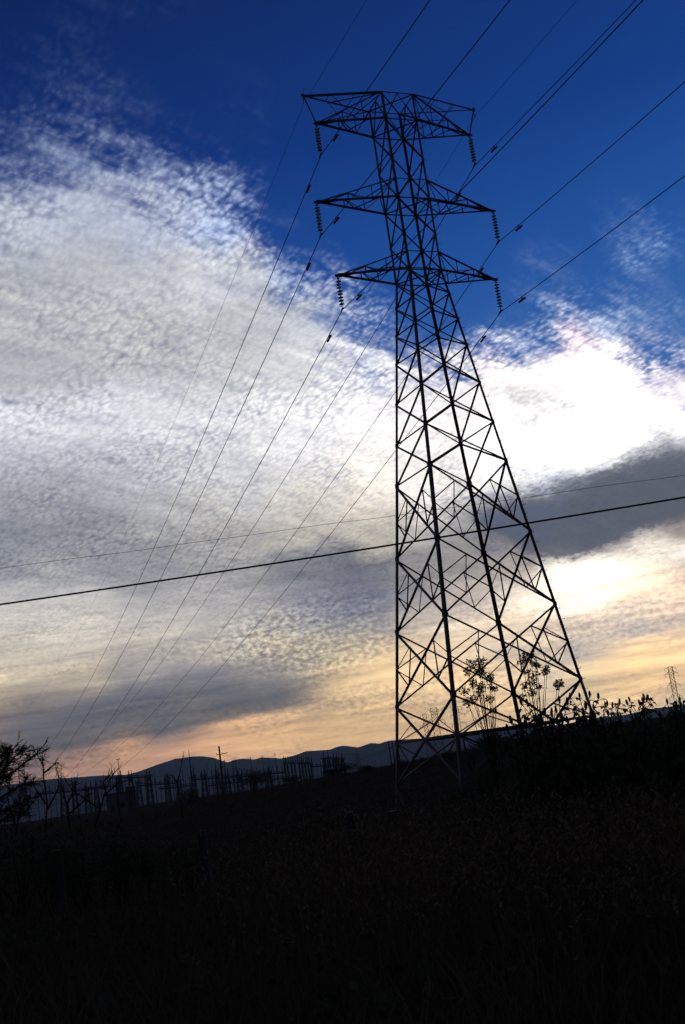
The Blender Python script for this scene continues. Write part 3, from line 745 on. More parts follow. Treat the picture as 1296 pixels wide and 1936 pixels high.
def proto_insulator():
    root = empty('insulator_string', (0, 0, 0))
    m = MB()
    m.tube([(0, 0, 0.02), (0, 0, -.14)], .018, 6)
    m.box((0, 0, -.17), (.10, .03, .08))
    m.tube([(0, 0, -.16), (-.10, .0, -.10), (-.52, 0, .03)], .013, 5)
    m.build('hanger', M['steel'], root)
    n = 8
    z0 = -.24
    dz = (INS - .24 - .20) / n
    disc = None
    for i in range(n):
        if disc is None:
            m = MB()
            m.lathe([(.03, .0), (.042, -.02), (.045, -.045), (.105, -.055), (.134, -.07), (.130, -.08), (.09, -.074), (.05, -.078), (.016, -.085), (.016, -dz)], k=16)
            disc = m.build('disc', M['glass'], root, True)
            disc.location = (0, 0, z0)
        else:
            c = disc.copy()
            COL.objects.link(c)
            c.location = (0, 0, z0 - i * dz)
    m = MB()
    m.box((0, 0, -INS + .13), (.03, .06, .14))
    m.tube([(0, -.26, -INS - .01), (0, -.12, -INS + .04), (0, 0, -INS + .06), (0, .12, -INS + .04), (0, .26, -INS - .01)], [.022, .035, .045, .035, .022], 8)
    m.build('clamp', M['steel'], root)
    return root


proto = proto_insulator()
first = True
for name, l, a in LVL:
    for s in (-1, 1):
        o = proto if first else copy_tree(proto)
        first = False
        o.location = tower_pt(s * a * SCL, 0, LV[l])
        o.rotation_euler = (0, 0, PSI if s > 0 else PSI + pi)
        tag(o, 'green glass insulator string hanging from the tip of the %s %s pylon arm' % (name, SIDE[s]), 'insulator', 'insulator strings on the pylon')

AWAY = (-0.01249, -0.16667, 0.000698 / SCL)
NEAR = (0.0204, -0.0600, 0.00151 / SCL)


def wire_dir(ang, sgn):
    a = PSI + ang
    return Vector((-sin(a), cos(a), 0)) * sgn


def wire_pt(A, t, away, sl):
    ang, _, c = AWAY if away else NEAR
    return A + wire_dir(ang, 1 if away else -1) * t + Vector((0, 0, sl * t + c * t * t))


def build_damper(parent, P, d):
    d = d.normalized()
    dn = Vector((0, 0, -1))
    m = MB()
    for o in (-.13, .13):
        m.tube([P + d * o * .35 + Vector((0, 0, .03)), P + d * o * .35 + dn * .16], .02, 6)
    for o in (-1, 1):
        c = P + dn * .15
        m.lathe([(.02, .02), (.05, .03), (.058, .08), (.058, .27), (.045, .30), (.0, .30)], c, d * o, 10)
    m.tube([P + dn * .15 - d * .3, P + dn * .15 + d * .3], .014, 6)
    m.build('damper', M['steel'], parent)


def build_wire(name, A, sA, sN, rad, label, cat, damp, group, nearlen=170):
    pts, r = [], []
    for t in list(np.geomspace(nearlen, 1.0, 60)): pts.append(wire_pt(A, t, False, sN))
    pts.append(A)
    for t in list(np.geomspace(1.0, 345, 70)): pts.append(wire_pt(A, t, True, sA))
    o = MB().tube(pts, rad, 6).build(name, M['wire'], None, True)
    tag(o, label, cat, group)
    if damp:
        for away, sl, t in ((True, sA, damp[0]), (False, sN, damp[1])):
            p, q = wire_pt(A, t, away, sl), wire_pt(A, t + .2, away, sl)
            build_damper(o, p, q - p)


for name, l, a in LVL:
    for s in (-1, 1):
        A = tower_pt(s * a * SCL, 0, LV[l] - INS)
        build_wire('conductor_wire', A, AWAY[1], NEAR[1], .021, 'dark power conductor hung from the insulator of the %s %s arm' % (name, SIDE[s]), 'power line', (2.3, 2.05), 'conductors on the pylon')
for s in (-1, 1):
    A = tower_pt(s * 2.2781 * SCL, 0, LV['U'] - .42)
    build_wire('earth_wire', A, -.124, -.045, .0085, 'thin earth wire clamped to the %s end of the pylon cap' % SIDE[s], 'earth wire', None, 'earth wires on the pylon')

# the roadside lines that cross in front
def line_between(name, pa, pb, da, db, ext, rad, sag, m, label, cat, group=None, n=40, wob=0.0):
    A, B = at(*pa, da), at(*pb, db)
    pts = []
    for i in range(n + 1):
        t = -ext + (1 + 2 * ext) * i / n
        p = A + (B - A) * t
        u = (t + ext) / (1 + 2 * ext)
        p.z += sag * (4 * u * (u - 1)) + sag * 4 * (ext / (1 + 2 * ext)) * (1 - ext / (1 + 2 * ext)) + wob * sin(t * 23) * sin(t * 9)
        pts.append(p)
    return tag(MB().tube(pts, rad, 6).build(name, m, None, True), label, cat, group)


line_between('roadside_cable', (0, 1143), (1296, 940), 24.5, 22, .8, .0185, .25, M['cable'], 'thick black cable slung across the view in front of the pylon', 'cable')
line_between('roadside_wire', (0, 1074.5), (1296, 898), 25.5, 23, .8, .0042, .12, M['wire'], 'hair thin wire crossing just above the thick black cable', 'wire', None, 60, .012)

# ------------------------------------------------------------------ the substation on the low ground behind
def px_h(px, py, D): return at(px, py, D)


def gantry_column(px, y_sp, y_pl, y_b, D, spikes, label, group, mast=None, arm=2.2, w0=.85, w1=.42, th=1.0):
    b = at(px + (y_b - y_pl) * .10, y_b, D)
    p = at(px, y_pl, D)
    zb = ground(b.x, b.y)
    h = p.z - zb
    root = empty('gantry_column', (p.x, p.y, zb), PSI + .1)
    tag(root, label, 'substation column', group)
    m = MB()
    c = [(-1, -1), (1, -1), (1, 1), (-1, 1)]
    n = max(4, int(h / 1.6))
    pt = lambda k, t: Vector((c[k % 4][0] * (w0 + (w1 - w0) * t), c[k % 4][1] * (w0 + (w1 - w0) * t), h * t))
    for k in range(4): m.tube([pt(k, -.05), pt(k, 1)], .15 * th, 4)
    for i in range(n):
        for k in range(4):
            m.tube([pt(k, i / n), pt(k + 1, (i + 1) / n)], .075 * th, 3)
            m.tube([pt(k + 1, i / n), pt(k, (i + 1) / n)], .075 * th, 3)
    m.build('column', M['farsteel'], root)
    m = MB()
    for yy in (-.35, .35): m.tube([(-arm / 2, yy, h), (arm / 2, yy, h)], .17, 4)
    m.tube([(-arm / 2, -.35, h + .5), (arm / 2, -.35, h + .5)], .07, 4)
    for i in range(5):
        x = -arm / 2 + arm * i / 4
        m.tube([(x, -.35, h), (x, -.35, h + .5)], .05, 3)
    m.build('cross_beam', M['farsteel'], root)
    hs = at(px, y_sp, D).z - p.z
    for i in range(spikes):
        x = 0 if spikes == 1 else (-.42 + .84 * i / (spikes - 1))
        hh = hs * (1 - .06 * i)
        if mast and i == 0: hh = at(px, mast, D).z - p.z
        MB().tube([(x, 0, h), (x, 0, h + hh * .6), (x, 0, h + hh)], [.22, .14, .07], 5).build('lightning_spike', M['farsteel'], root)
    return root


GL = 'gantry columns of the substation'
for a in [(118, 1476, 1492, 1535, 345, 2, 'lattice substation column seen through bare twigs, farthest to the left'),
          (140, 1468, 1484, 1530, 350, 2, 'twin spiked lattice column left of the pale substation building'),
          (164, 1475, 1490, 1530, 356, 1, 'single spiked lattice column just left of the pale substation building'),
          (227, 1456, 1471, 1525, 352, 2, 'twin spiked lattice column rising behind the pale building'),
          (247, 1455, 1471, 1522, 352, 2, 'twin spiked lattice column above the tall grey block'),
          (281.5, 1454, 1468, 1518, 350, 2, 'lone twin spiked lattice column right of the tall grey block'),
          (365, 1450, 1469, 1505, 352, 2, 'lattice column carrying a tall thin aerial below the round hill'),
          (385, 1452, 1467, 1503, 352, 2, 'twin spiked lattice column right of the one with the tall aerial'),
          (411, 1451, 1466, 1500, 356, 2, 'twin spiked lattice column beside the wooden cross arm pole, on its left'),
          (429, 1451, 1466, 1498, 356, 2, 'twin spiked lattice column beside the wooden cross arm pole, on its right')]:
    gantry_column(*a, GL, 1417 if a[0] == 365 else None)
for k, x in enumerate((538, 543.5, 551, 557)):
    gantry_column(x, 1428 + k * .6, 1444 - k * .2, 1484, 372 + 4 * k, 1 + k % 2, 'slender lattice column in the left of two tight clusters mid substation', 'left cluster of substation columns', None, 1.2, .24, .18, .5)
for k, x in enumerate((566, 571.5, 577, 583, 588)):
    gantry_column(x, 1429.5, 1444, 1480, 375 + 3 * k, 1 + (k + 1) % 2, 'slender lattice column in the right of two tight clusters mid substation', 'right cluster of substation columns', None, 1.2, .24, .18, .5)
for k, (x, y) in enumerate(((612.7, 1418), (621.4, 1419), (631.4, 1420), (637.4, 1421), (647.4, 1422.5))):
    gantry_column(x, y, 1433.5 + .3 * k, 1466, 372 + 3 * k, 1, 'tapering spiked column in the row at the right end of the substation', 'right row of substation columns', None, 2.0, .62, .3, .85)


def bus_beam(p, q, n, ylow, label, hpost=6.0):
    A, B = at(p[0], p[1], p[2]), at(q[0], q[1], q[2])
    d = B - A
    root = empty('bus_beam', (A.x, A.y, 0))
    tag(root, label, 'bus bar', 'bus bars in the substation')
    m = MB()
    O = Vector((A.x, A.y, 0))
    m.tube([A - O, B - O], .2, 5)
    m.tube([A - O + Vector((0, .6, .5)), B - O + Vector((0, .6, .5))], .08, 5)
    m.build('beam', M['farsteel'], root)
    for i in range(n):
        P = A + d * ((i + .5) / n)
        zb = ground(P.x, P.y)
        f = MB().tube([(P.x - O.x, P.y - O.y, zb - .3), P - O], .10, 4).build('post', M['farsteel'], root)
        m = MB()
        hp = 1.1 + 1.5 * abs(sin(i * 2.7 + A.x))
        m.tube([P - O, P - O + Vector((0, 0, hp))], .07, 5)
        for k in range(int(hp / .28) - 1): m.tube([P - O + Vector((0, 0, .3 + k * .28)), P - O + Vector((0, 0, .4 + k * .28))], .16, 6)
        m.build('post_insulator', M['farsteel'], f)


bus_beam((261, 1485.5, 345), (336, 1480, 345), 8, 0, 'low bus bar on post insulators between the grey block and the aerial column')
bus_beam((366, 1474, 360), (446, 1468, 360), 8, 0, 'bus bar on posts running past the wooden cross arm pole')
bus_beam((446, 1470, 368), (539, 1460, 368), 11, 0, 'long bus bar on posts leading to the tight column clusters')
bus_beam((462, 1480, 372), (560, 1469, 372), 10, 0, 'lower bus bar on posts in front of the tight column clusters')
bus_beam((588, 1450, 372), (648, 1445, 372), 8, 0, 'bus bar on posts linking the clusters with the right hand row of spiked columns')
bus_beam((300, 1492, 340), (372, 1484, 340), 9, 0, 'lowest bus bar on posts under the round hill')
bus_beam((392, 1486, 350), (470, 1476, 350), 10, 0, 'low bus bar on posts below the wooden cross arm pole')
bus_beam((150, 1494, 350), (232, 1484, 350), 9, 0, 'bus bar on posts passing behind the pale building')
for a in [(182, 1478, 1490, 1530, 362, 1, 'single spiked column between the bare shrubs and the pale building'), (262, 1466, 1480, 1518, 362, 1, 'short column between the tall grey block and the lone twin spiked column'),
          (316, 1462, 1474, 1512, 360, 2, 'short twin spiked column under the slope of the round hill'), (338, 1464, 1476, 1510, 364, 1, 'short single column just left of the tall aerial column'),
          (452, 1456, 1466, 1496, 372, 1, 'short column right of the wooden cross arm pole'), (478, 1453, 1464, 1494, 376, 2, 'twin spiked column half behind the wide feathery bush'), (508, 1447, 1459, 1488, 378, 1, 'single spiked column left of the tight clusters')]:
    gantry_column(*a, GL)
bus_beam((66, 1502, 340), (200, 1490, 340), 12, 0, 'bus bar on posts half hidden behind the bare shrubs at far left')
bus_beam((205, 1471.5, 352), (284, 1468.5, 352), 5, 0, 'high bus bar above the pale substation building')

# pale building, tall block
b0 = on(222, 1520, 318)
root = empty('substation_building', (b0.x, b0.y, b0.z), .25)
tag(root, 'low pale flat roofed building in front of the substation columns', 'building')
MB().box((0, 0, 2.2), (5.6, 4, 5.4)).build('wall', M['conc'], root)
rf = MB().box((0, 0, 5.03), (6.0, 4.4, .25)).build('roof', M['farsteel'], root)
MB().box((-1.4, -2.01, .9), (1.0, .06, 2.2)).build('door', M['farsteel'], root)
MB().box((1.2, -2.01, 1.9), (1.4, .06, 1.0)).build('window', M['cable'], root)
b0 = on(247.5, 1500, 322)
root = empty('transformer_block', (b0.x, b0.y, b0.z), .2)
tag(root, 'tall narrow grey block with a pale cap beside the low building', 'building')
MB().box((0, 0, 2.8), (2.7, 2.4, 6.9)).build('wall', M['conc'], root)
MB().box((0, 0, 6.4), (3.0, 2.7, .30)).build('cap', M['litter'], root)
for k in range(4): MB().box((-1.0 + k * .66, -1.25, 2.7), (.22, .1, 6.2)).build('fin', M['farsteel'], root)


def pole(name, top, bot_y, D, arms, rad, label, group=None, cat='pole'):
    T = at(top[0], top[1], D)
    zb = ground(T.x, T.y)
    root = empty(name, (T.x, T.y, zb))
    tag(root, label, cat, group)
    h = T.z - zb
    MB().tube([(0, 0, -.4), (0, 0, h)], [rad * 1.25, rad * .8], 8).build('pole', M['wood'], root)
    for dz, l, off in arms:
        a = MB().box((off, -rad, h - dz), (l, .14, .16), 0, -.05).build('cross_arm', M['wood'], root)
        for sx in (-.46, 0.46):
            MB().lathe([(.05, 0), (.09, .05), (.05, .12), (.08, .16), (.04, .24)], (off + l * sx, -rad, h - dz + .07), (0, 0, 1), 8).build('pin_insulator', M['farsteel'], a)


pole('utility_pole', (414.3, 1411), 1490, 300, [(2.0, 2.9, .6), (3.9, 1.4, .5), (5.4, .9, .3)], .26, 'dark wooden pole with cross arms rising above the hill line', None, 'utility pole')
pole('timber_post', (220, 1469), 1537, 180, [], .16, 'plain timber pole standing before the pale substation building', None)
pole('utility_pole', (734.7, 1402), 1447, 420, [(2.2, 1.6, .2)], .22, 'left of three slim poles standing close together beside the pylon leg', 'slim poles beside the pylon leg', 'utility pole')
pole('utility_pole', (741.8, 1404), 1447, 424, [], .22, 'middle of three slim poles standing close together beside the pylon leg', 'slim poles beside the pylon leg', 'utility pole')
pole('utility_pole', (752.5, 1411), 1447, 428, [], .2, 'shortest of three slim poles, seen through the foot of the pylon', 'slim poles beside the pylon leg', 'utility pole')
pole('timber_post', (877, 1398), 1425, 210, [], .17, 'short dark pole seen through the pylon legs beside a small tree')
pole('mast', (223.5, 1434), 1500, 330, [(.3, 1.0, 0)], .09, 'thin aerial mast with a small head above the pale building')

_r = random.Random(31)
for k in range(16):
    x = 262 + 262 * (k + _r.uniform(-.4, .4)) / 15
    yb = 1484 - (x - 262) * .125
    pole('lightning_mast', (x, yb - _r.uniform(10, 30)), yb, 340 + _r.uniform(0, 50), [], _r.uniform(.06, .1), 'thin plain mast standing among the substation columns', 'thin masts in the substation', 'mast')


# ------------------------------------------------------------------ far pylons
def far_pylon(px, y_top, D, H, wb, wt, levels, arms, yaw, label, thick=.09, name='far_pylon', waist=.55, top=None):
    T = top or at(px, y_top, D)
    zb = ground(T.x, T.y)
    H = T.z - zb
    root = empty(name, (T.x, T.y, zb), yaw)
    tag(root, label, 'pylon', 'far pylons')
    c = [(-1, -1), (1, -1), (1, 1), (-1, 1)]

    def hw(t): return wb + (wt - wb) * min(t / waist, 1)
    pt = lambda k, t: Vector((c[k % 4][0] * hw(t), c[k % 4][1] * hw(t), H * t))
    for k in range(4): MB().tube([pt(k, -.02), pt(k, waist), pt(k, 1)], thick, 4).build('leg', M['farsteel'], root)
    m = MB()
    for t0, t1 in zip(levels[:-1], levels[1:]):
        for k in range(4):
            m.tube([pt(k, t0), pt(k + 1, t1)], thick * .55, 3)
            m.tube([pt(k + 1, t0), pt(k, t1)], thick * .55, 3)
            m.tube([pt(k, t1), pt(k + 1, t1)], thick * .55, 3)
    m.build('bracing', M['farsteel'], root)
    for t, l, dp in arms:
        for s in (-1, 1):
            m = MB()
            tip = Vector((s * (l + wt), 0, H * t))
            for cy in (-1, 1):
                a = Vector((s * wt, cy * wt, H * t))
                b = Vector((s * wt, cy * wt, H * (t + dp)))
                m.tube([tip, a], thick * .7, 4)
                m.tube([tip, b], thick * .6, 4)
                m.tube([lerp(tip, a, .5), lerp(tip, b, .5)], thick * .4, 3)
                m.tube([lerp(tip, a, .5), b], thick * .4, 3)
            o = m.build('cross_arm', M['farsteel'], root)
            if dp >= 0: MB().tube([tip, tip - Vector((0, 0, 2.0))], .10, 5).build('insulator', M['farsteel'], o)
    return root


LVS = [0, .14, .27, .38, .48, .57, .65, .72, .78, .84, .89, .94, 1.0]
P1 = far_pylon(1267, 1260.5, 640, 0, 3.2, 1.15, LVS, [(.985, 1.8, .0), (.90, 2.2, .04), (.74, 2.2, .04), (.57, 2.2, .04)], -.15, 'far lattice pylon standing alone above the weeds at the right edge', .10, waist=.5)
P2 = far_pylon(820, 1338.5, 560, 0, 2.9, 1.5, LVS, [(.97, .6, .0), (.78, 3.0, .04), (.62, 3.2, .04)], -.1, 'nearer of the far pylons seen through the pylon legs, with a flat top', .10, waist=.6)
P3 = far_pylon(802.5, 1350.5, 690, 0, 2.6, 1.1, LVS, [(.985, 1.3, .0), (.80, 2.2, .04), (.62, 2.2, .04)], -.1, 'smaller far pylon just left of the flat topped one', .09, waist=.6)
P4 = far_pylon(863, 1335, 600, 0, 2.4, .8, LVS, [(.985, 1.7, .0), (.86, 2.9, .03), (.70, 2.9, .03)], -.1, 'slender far pylon partly hidden behind the near pylon leg', .09, waist=.6)
P5 = far_pylon(442.5, 1437, 900, 0, 3.0, 1.0, LVS, [(.96, 2.4, .04), (.78, 3.2, .04), (.60, 2.6, .04)], .3, 'faint far pylon beyond the substation against the hills', .10, waist=.5)
P6 = far_pylon(676, 1424, 820, 0, 2.4, .9, LVS, [(.97, 2.2, .0), (.78, 3.4, .03), (.58, 3.4, .03)], .4, 'faint squat pylon between the spiked columns and the pylon leg', .07, waist=.6)

_E = wire_pt(tower_pt(0, 0, LV['T'] - INS), 345, True, AWAY[1])
_zb = ground(_E.x, _E.y)
_H = _E.z + 2.2 - _zb
_t = lambda l: (wire_pt(tower_pt(0, 0, LV[l] - INS), 345, True, AWAY[1]).z + .05 - _zb) / _H
far_pylon(0, 0, 0, 0, 1.6, .9, LVS, [(_t(l), a * SCL - .9, -.001) for n_, l, a in LVL] + [(1.0, 3.9, -.03)], PSI - .0125, 'terminal pylon at the far left where the overhead wires come down', .1, waist=.6, top=Vector((_E.x, _E.y, _E.z + 2.2)))


def far_wire(a, b, sag, label, r=.03):
    n = 24
    A, B = at(*a), at(*b)
    pts = [A + (B - A) * (i / n) + Vector((0, 0, sag * 4 * (i / n) * (i / n - 1))) for i in range(n + 1)]
    tag(MB().tube(pts, r, 5).build('far_wire', M['wire'], None, True), label, 'wire', 'thin wires in the distance')


for a, b, s in (((540, 1430, 380), (811, 1340, 560), 8), ((566, 1432, 380), (829, 1339, 560), 9), ((613, 1421, 375), (806, 1366, 560), 6), ((647, 1424, 390), (800, 1368, 690), 7)):
    far_wire(a, b, s, 'faint sagging wire running from the substation columns to the far pylons')
for a, b, s in (((412, 1420, 300), (538, 1432, 372), 2.0), ((418, 1427, 300), (566, 1434, 372), 2.0)):
    far_wire(a, b, s, 'faint wire between the wooden cross arm pole and the column clusters', .022)
for (x0, y0), (x1, y1), s in (((863, 1344), (1258, 1275), 7), ((874, 1342), (1276, 1272), 7), ((856, 1359), (1256, 1291), 7), ((877, 1357), (1279, 1287), 7)):
    far_wire((x0, y0, 600), (x1, y1, 640), s, 'thin wire strung from the slender far pylon to the one at the right edge')
for (x0, y0), s in (((1258, 1275), 5), ((1256, 1291), 5)):
    far_wire((x0, y0, 640), (1500, 1255 + (y0 - 1275), 900), s, 'thin wire leaving the right edge pylon out of view')
for (x0, y0), (x1, y1), s in (((735, 1405), (650, 1428), 3), ((735, 1411), (640, 1436), 3), ((735, 1417), (648, 1440), 3)):
    far_wire((x0, y0, 420), (x1, y1, 385), s, 'faint wire from the slim poles towards the spiked columns', .025)

# ------------------------------------------------------------------ vegetation
rng = np.random.default_rng(11)


def rv(rnd, s=1.0): return Vector((rnd.gauss(0, s), rnd.gauss(0, s), rnd.gauss(0, s)))


def bush(name, px, py_top, D, w, label, group=None, n=1500, ls=.10, seed=1, spiky=0.0, cat='bush'):
    """rounded shrub: woody stems carrying leaf sprays through an uneven crown"""
    rnd = random.Random(seed)
    T = at(px, py_top, D)
    zb = ground(T.x, T.y)
    h = max(T.z - zb, .5)
    root = empty(name, (T.x, T.y, zb))
    tag(root, label, cat, group)
    st, fo = MB(), MB()
    lobes = []
    for i in range(9):
        a = rnd.uniform(0, 6.28)
        r = w * .36 * sqrt(rnd.random())
        top = h * rnd.uniform(.62, .92)
        lobes.append((Vector((r * cos(a), r * sin(a), top * .68)), w * rnd.uniform(.16, .28), top * .33))
    lobes.append((Vector((0, 0, h * .68)), w * .22, h * .32))
    for c, lr, lh in lobes:
        p = Vector((c.x * .15, c.y * .15, -.1))
        st.tube([p, lerp(p, c, .5) + rv(rnd, .06 * w), c], [.035 * h * .5, .02 * h * .5, .008 * h], 5)
    for i in range(n):
        c, lr, lh = lobes[i % len(lobes)]
        d = rv(rnd).normalized() * (rnd.random() ** .4) * rnd.uniform(.75, 1.12)
        p = c + Vector((d.x * lr * 1.15, d.y * lr * 1.15, d.z * lh))
        if p.z < .05: p.z = rnd.uniform(.05, .3)
        s = ls * rnd.uniform(.6, 1.3)
        fo.leaf(p, d + rv(rnd, .5) + Vector((0, 0, .3 + spiky)), rv(rnd), s, s * rnd.uniform(.35, .6))
    st.build('stem', M['bark'], root)
    fo.build('foliage', M['leaf'], root)
    return root


BG = 'bushes along the field edge'
for a in [(933, 1376, 85, 3.9, 'largest round dark bush between the inner pylon legs', 2200, .16), (886, 1402, 80, 1.7, 'small tree like bush left of the largest round bush', 900, .12),
          (760, 1437, 100, 1.9, 'low round bush at the foot of the left pylon leg', 800, .13), (803, 1434, 98, 1.6, 'small ragged bush inside the pylon foot, right of the left leg', 600, .12),
          (690, 1447, 105, 1.9, 'small round bush alone on the field edge left of the pylon', 700, .13), (652, 1441, 106, 2.3, 'rounded bush at the end of the row of spiked columns', 800, .13),
          (620, 1455, 106, 2.8, 'low spreading bush under the row of spiked columns', 800, .13), (355, 1486, 112, 2.4, 'dark round bush under the aerial column', 900, .14),
          (470, 1452, 112, 4.2, 'wide feathery bush before the middle of the substation', 1500, .15), (546, 1468, 110, 2.6, 'dull bush below the left column cluster', 800, .13),
          (868, 1484, 43, 1.7, 'dark shrub hiding the foot of the nearest pylon leg', 1100, .09), (742, 1536, 42, 1.3, 'dark shrub at the foot of the leftmost pylon leg', 900, .08), (925, 1440, 40, 2.2, 'dark shrub on the slope between the nearest pylon leg and the tall weeds', 1300, .1), (850, 1417, 95, 2.0, 'low bush on the field edge behind the nearest pylon leg', 700, .12)]:
    bush('bush', a[0], a[1], a[2], a[3], a[4], BG, a[5], a[6], int(a[0]))
for a in [(345, 1575, 24, 1.3, 'pale feathery shrub in the dark field left of a fence post'), (590, 1535, 30, 1.5, 'grey green shrub in the dark field left of the pylon'), (270, 1585, 26, .9, 'small pale shrub left of the feathery one in the dark field')]:
    bush('shrub', a[0], a[1], a[2], a[3], a[4], 'shrubs in the dark field', 700, .075, int(a[0]) + 5, .8, 'shrub')


for a in [(12, 1528, 25, 2.2, 'dark bush at the left edge under the feathery tree'), (88, 1540, 24, 1.6, 'dark bush around the foot of the forked leafless shrub'), (150, 1546, 23, 1.5, 'dark bush between the two leafless shrubs at the left'), (212, 1549, 24, 1.2, 'dark bush at the foot of the arching leafless shrub')]:
    bush('bush', a[0], a[1], a[2], a[3], a[4], 'bushes in the dark left foreground', 1100, .085, int(a[0]) + 9)


def make_weed(seed, h=2.0, nb=5):
    """tall leafy weed: branching stalk, drooping lobed leaves and upright buds"""
    rnd = random.Random(seed)
    root = empty('tall_weed', (0, 0, 0))
    st, fo, bu = MB(), MB(), MB()

    def bud(p, d):
        d = (d + Vector((0, 0, 1.5))).normalized()
        fo.lathe([(.006, -.02), (.014, .0), (.020, .025), (.017, .05), (.006, .075)], p, d, 6)

    def leaves(p, q, n, s):
        for i in range(n):
            c = lerp(p, q, rnd.uniform(.15, 1.0))
            a = rnd.uniform(0, 6.28)
            d = Vector((cos(a), sin(a), rnd.uniform(-.9, .25)))
            pe = c + d * rnd.uniform(.03, .09)
            st.tube([c, pe], .005, 4)
            ln = s * rnd.uniform(.55, 1.25)
            d2 = d + Vector((0, 0, -.55))
            nn = Vector((rnd.gauss(0, .5), rnd.gauss(0, .5), 1))
            fo.leaf(pe, d2, nn, ln, ln * .55)
            side = d2.cross(nn).normalized()
            for sg in (-1, 1): fo.leaf(pe + d2.normalized() * ln * .12, d2 * .55 + side * sg * .75, nn, ln * .62, ln * .32)
    top = Vector((rnd.gauss(0, .12), rnd.gauss(0, .12), h))
    mid = lerp(Vector((0, 0, 0)), top, .5) + Vector((rnd.gauss(0, .06), rnd.gauss(0, .06), 0))
    st.tube([(0, 0, -.15), mid, top], [.022, .016, .007], 6)
    bud(top, Vector((0, 0, 1)))
    leaves(mid * .4, mid, 12, .13)
    leaves(mid, top, 12, .11)
    for i in range(nb):
        p = lerp(mid, top, rnd.uniform(-.5, .75))
        if p.z < .5: p.z = .6
        a = rnd.uniform(0, 6.28)
        l = rnd.uniform(.35, .8)
        q = p + Vector((cos(a) * l * .6, sin(a) * l * .6, l * .75))
        k = lerp(p, q, .5) + Vector((cos(a), sin(a), -.5)) * .07
        st.tube([p, k, q], [.011, .008, .005], 5)
        bud(q, q - k)
        leaves(k, q, 7, .10)
        if rnd.random() < .7:
            q2 = k + Vector((cos(a + 1.2) * .2, sin(a + 1.2) * .2, rnd.uniform(.2, .4)))
            st.tube([k, q2], [.007, .004], 4)
            bud(q2, q2 - k)
            leaves(k, q2, 4, .09)
    st.build('stalk', M['stem'], root)
    fo.build('foliage', M['leaf'], root)
    return root


SKYL = [(975, 1372), (1000, 1362), (1022, 1338), (1050, 1322), (1085, 1333), (1130, 1348), (1160, 1338), (1184, 1322), (1210, 1331), (1236, 1328), (1258, 1316), (1275, 1325), (1300, 1318), (1340, 1310)]
WH = [2.0, 2.15, 1.9, 2.2, 2.05, 1.85]
weeds = [make_weed(20 + i, WH[i], 5 + i % 3) for i in range(6)]
rnd = random.Random(5)
used = set()
spots = []
for i in range(54):
    x = 965 + 375 * (i + rnd.uniform(-.4, .4)) / 53
    y = np.interp(x, [q[0] for q in SKYL], [q[1] for q in SKYL])
    tallone = i % 3 == 0
    spots.append((x, y + 6 + (rnd.uniform(-6, 6) if tallone else rnd.uniform(2, 38)), rnd.uniform(13.5, 20)))
WL = ['tall branching weed with drooping leaves and upright buds, standing on the right skyline']
for i, (x, y, D) in enumerate(spots):
    k = i % 6
    o = weeds[k] if k not in used else copy_tree(weeds[k])
    used.add(k)
    p = at(x, y, D)
    zb = ground(p.x, p.y)
    s = max((p.z - zb) / (WH[k] + .1), .45)
    o.location = (p.x, p.y, zb)
    o.scale = (s * rnd.uniform(.9, 1.1), s * rnd.uniform(.9, 1.1), s)
    o.rotation_euler = (rnd.uniform(-.08, .08), rnd.uniform(-.08, .08), rnd.uniform(0, 6.28))
    tag(o, WL[0], 'weed', 'tall weeds on the right skyline')


def umbel_weed(px, y_top, D, spread, label, seed, heads):
    """very tall weed ending in loose clusters of dry seed heads"""
    rnd = random.Random(seed)
    T = at(px, y_top, D)
    base = at(px + (1425 - y_top) * .15, 1425, D)
    zb = ground(base.x, base.y)
    root = empty('seed_head_weed', (base.x, base.y, zb))
    tag(root, label, 'weed', 'tall seed head weeds under the pylon')
    O = Vector((base.x, base.y, zb))
    st, hd, fo = MB(), MB(), MB()
    main = at(px + 4, y_top + 60, D) - O
    st.tube([(0, 0, -.1), main * .5 + Vector((.03, 0, 0)), main], [.02, .014, .007], 6)
    for hx, hy, r in heads:
        c = at(hx, hy, D + rnd.uniform(-.3, .3)) - O
        c += V_ * rnd.uniform(-.1, .1)
        t = rnd.uniform(.35, .75)
        p = main * t
        k = lerp(p, c, .55) + Vector((0, 0, -.10))
        st.tube([p, k, c - Vector((0, 0, .02))], [.009, .006, .004], 5)
        R = r * D / 2130
        for i in range(int(14 + r * 2.4)):
            d = rv(rnd).normalized()
            e = c + Vector((d.x, d.y, d.z * .9)) * R * rnd.uniform(.35, 1.05)
            st.tube([c, e], .0022, 3)
            for j in range(4): hd.leaf(e, d + rv(rnd, .7), rv(rnd), rnd.uniform(.022, .042), rnd.uniform(.014, .026))
    for i in range(26):
        c = main * rnd.uniform(.1, .8)
        a = rnd.uniform(0, 6.28)
        fo.leaf(c, Vector((cos(a), sin(a), -.5)), Vector((0, 0, 1)), rnd.uniform(.07, .15), .04)
    for i in range(6):
        p = main * rnd.uniform(.35, .7)
        a = rnd.uniform(0, 6.28)
        q = p + Vector((cos(a) * .25, sin(a) * .25, rnd.uniform(.5, .9)))
        st.tube([p, lerp(p, q, .5) + Vector((0, 0, -.05)), q], [.006, .004, .002], 4)
    st.build('stalk', M['stem'], root)
    hd.build('seed_head', M['seed'], root)
    fo.build('foliage', M['leaf'], root)


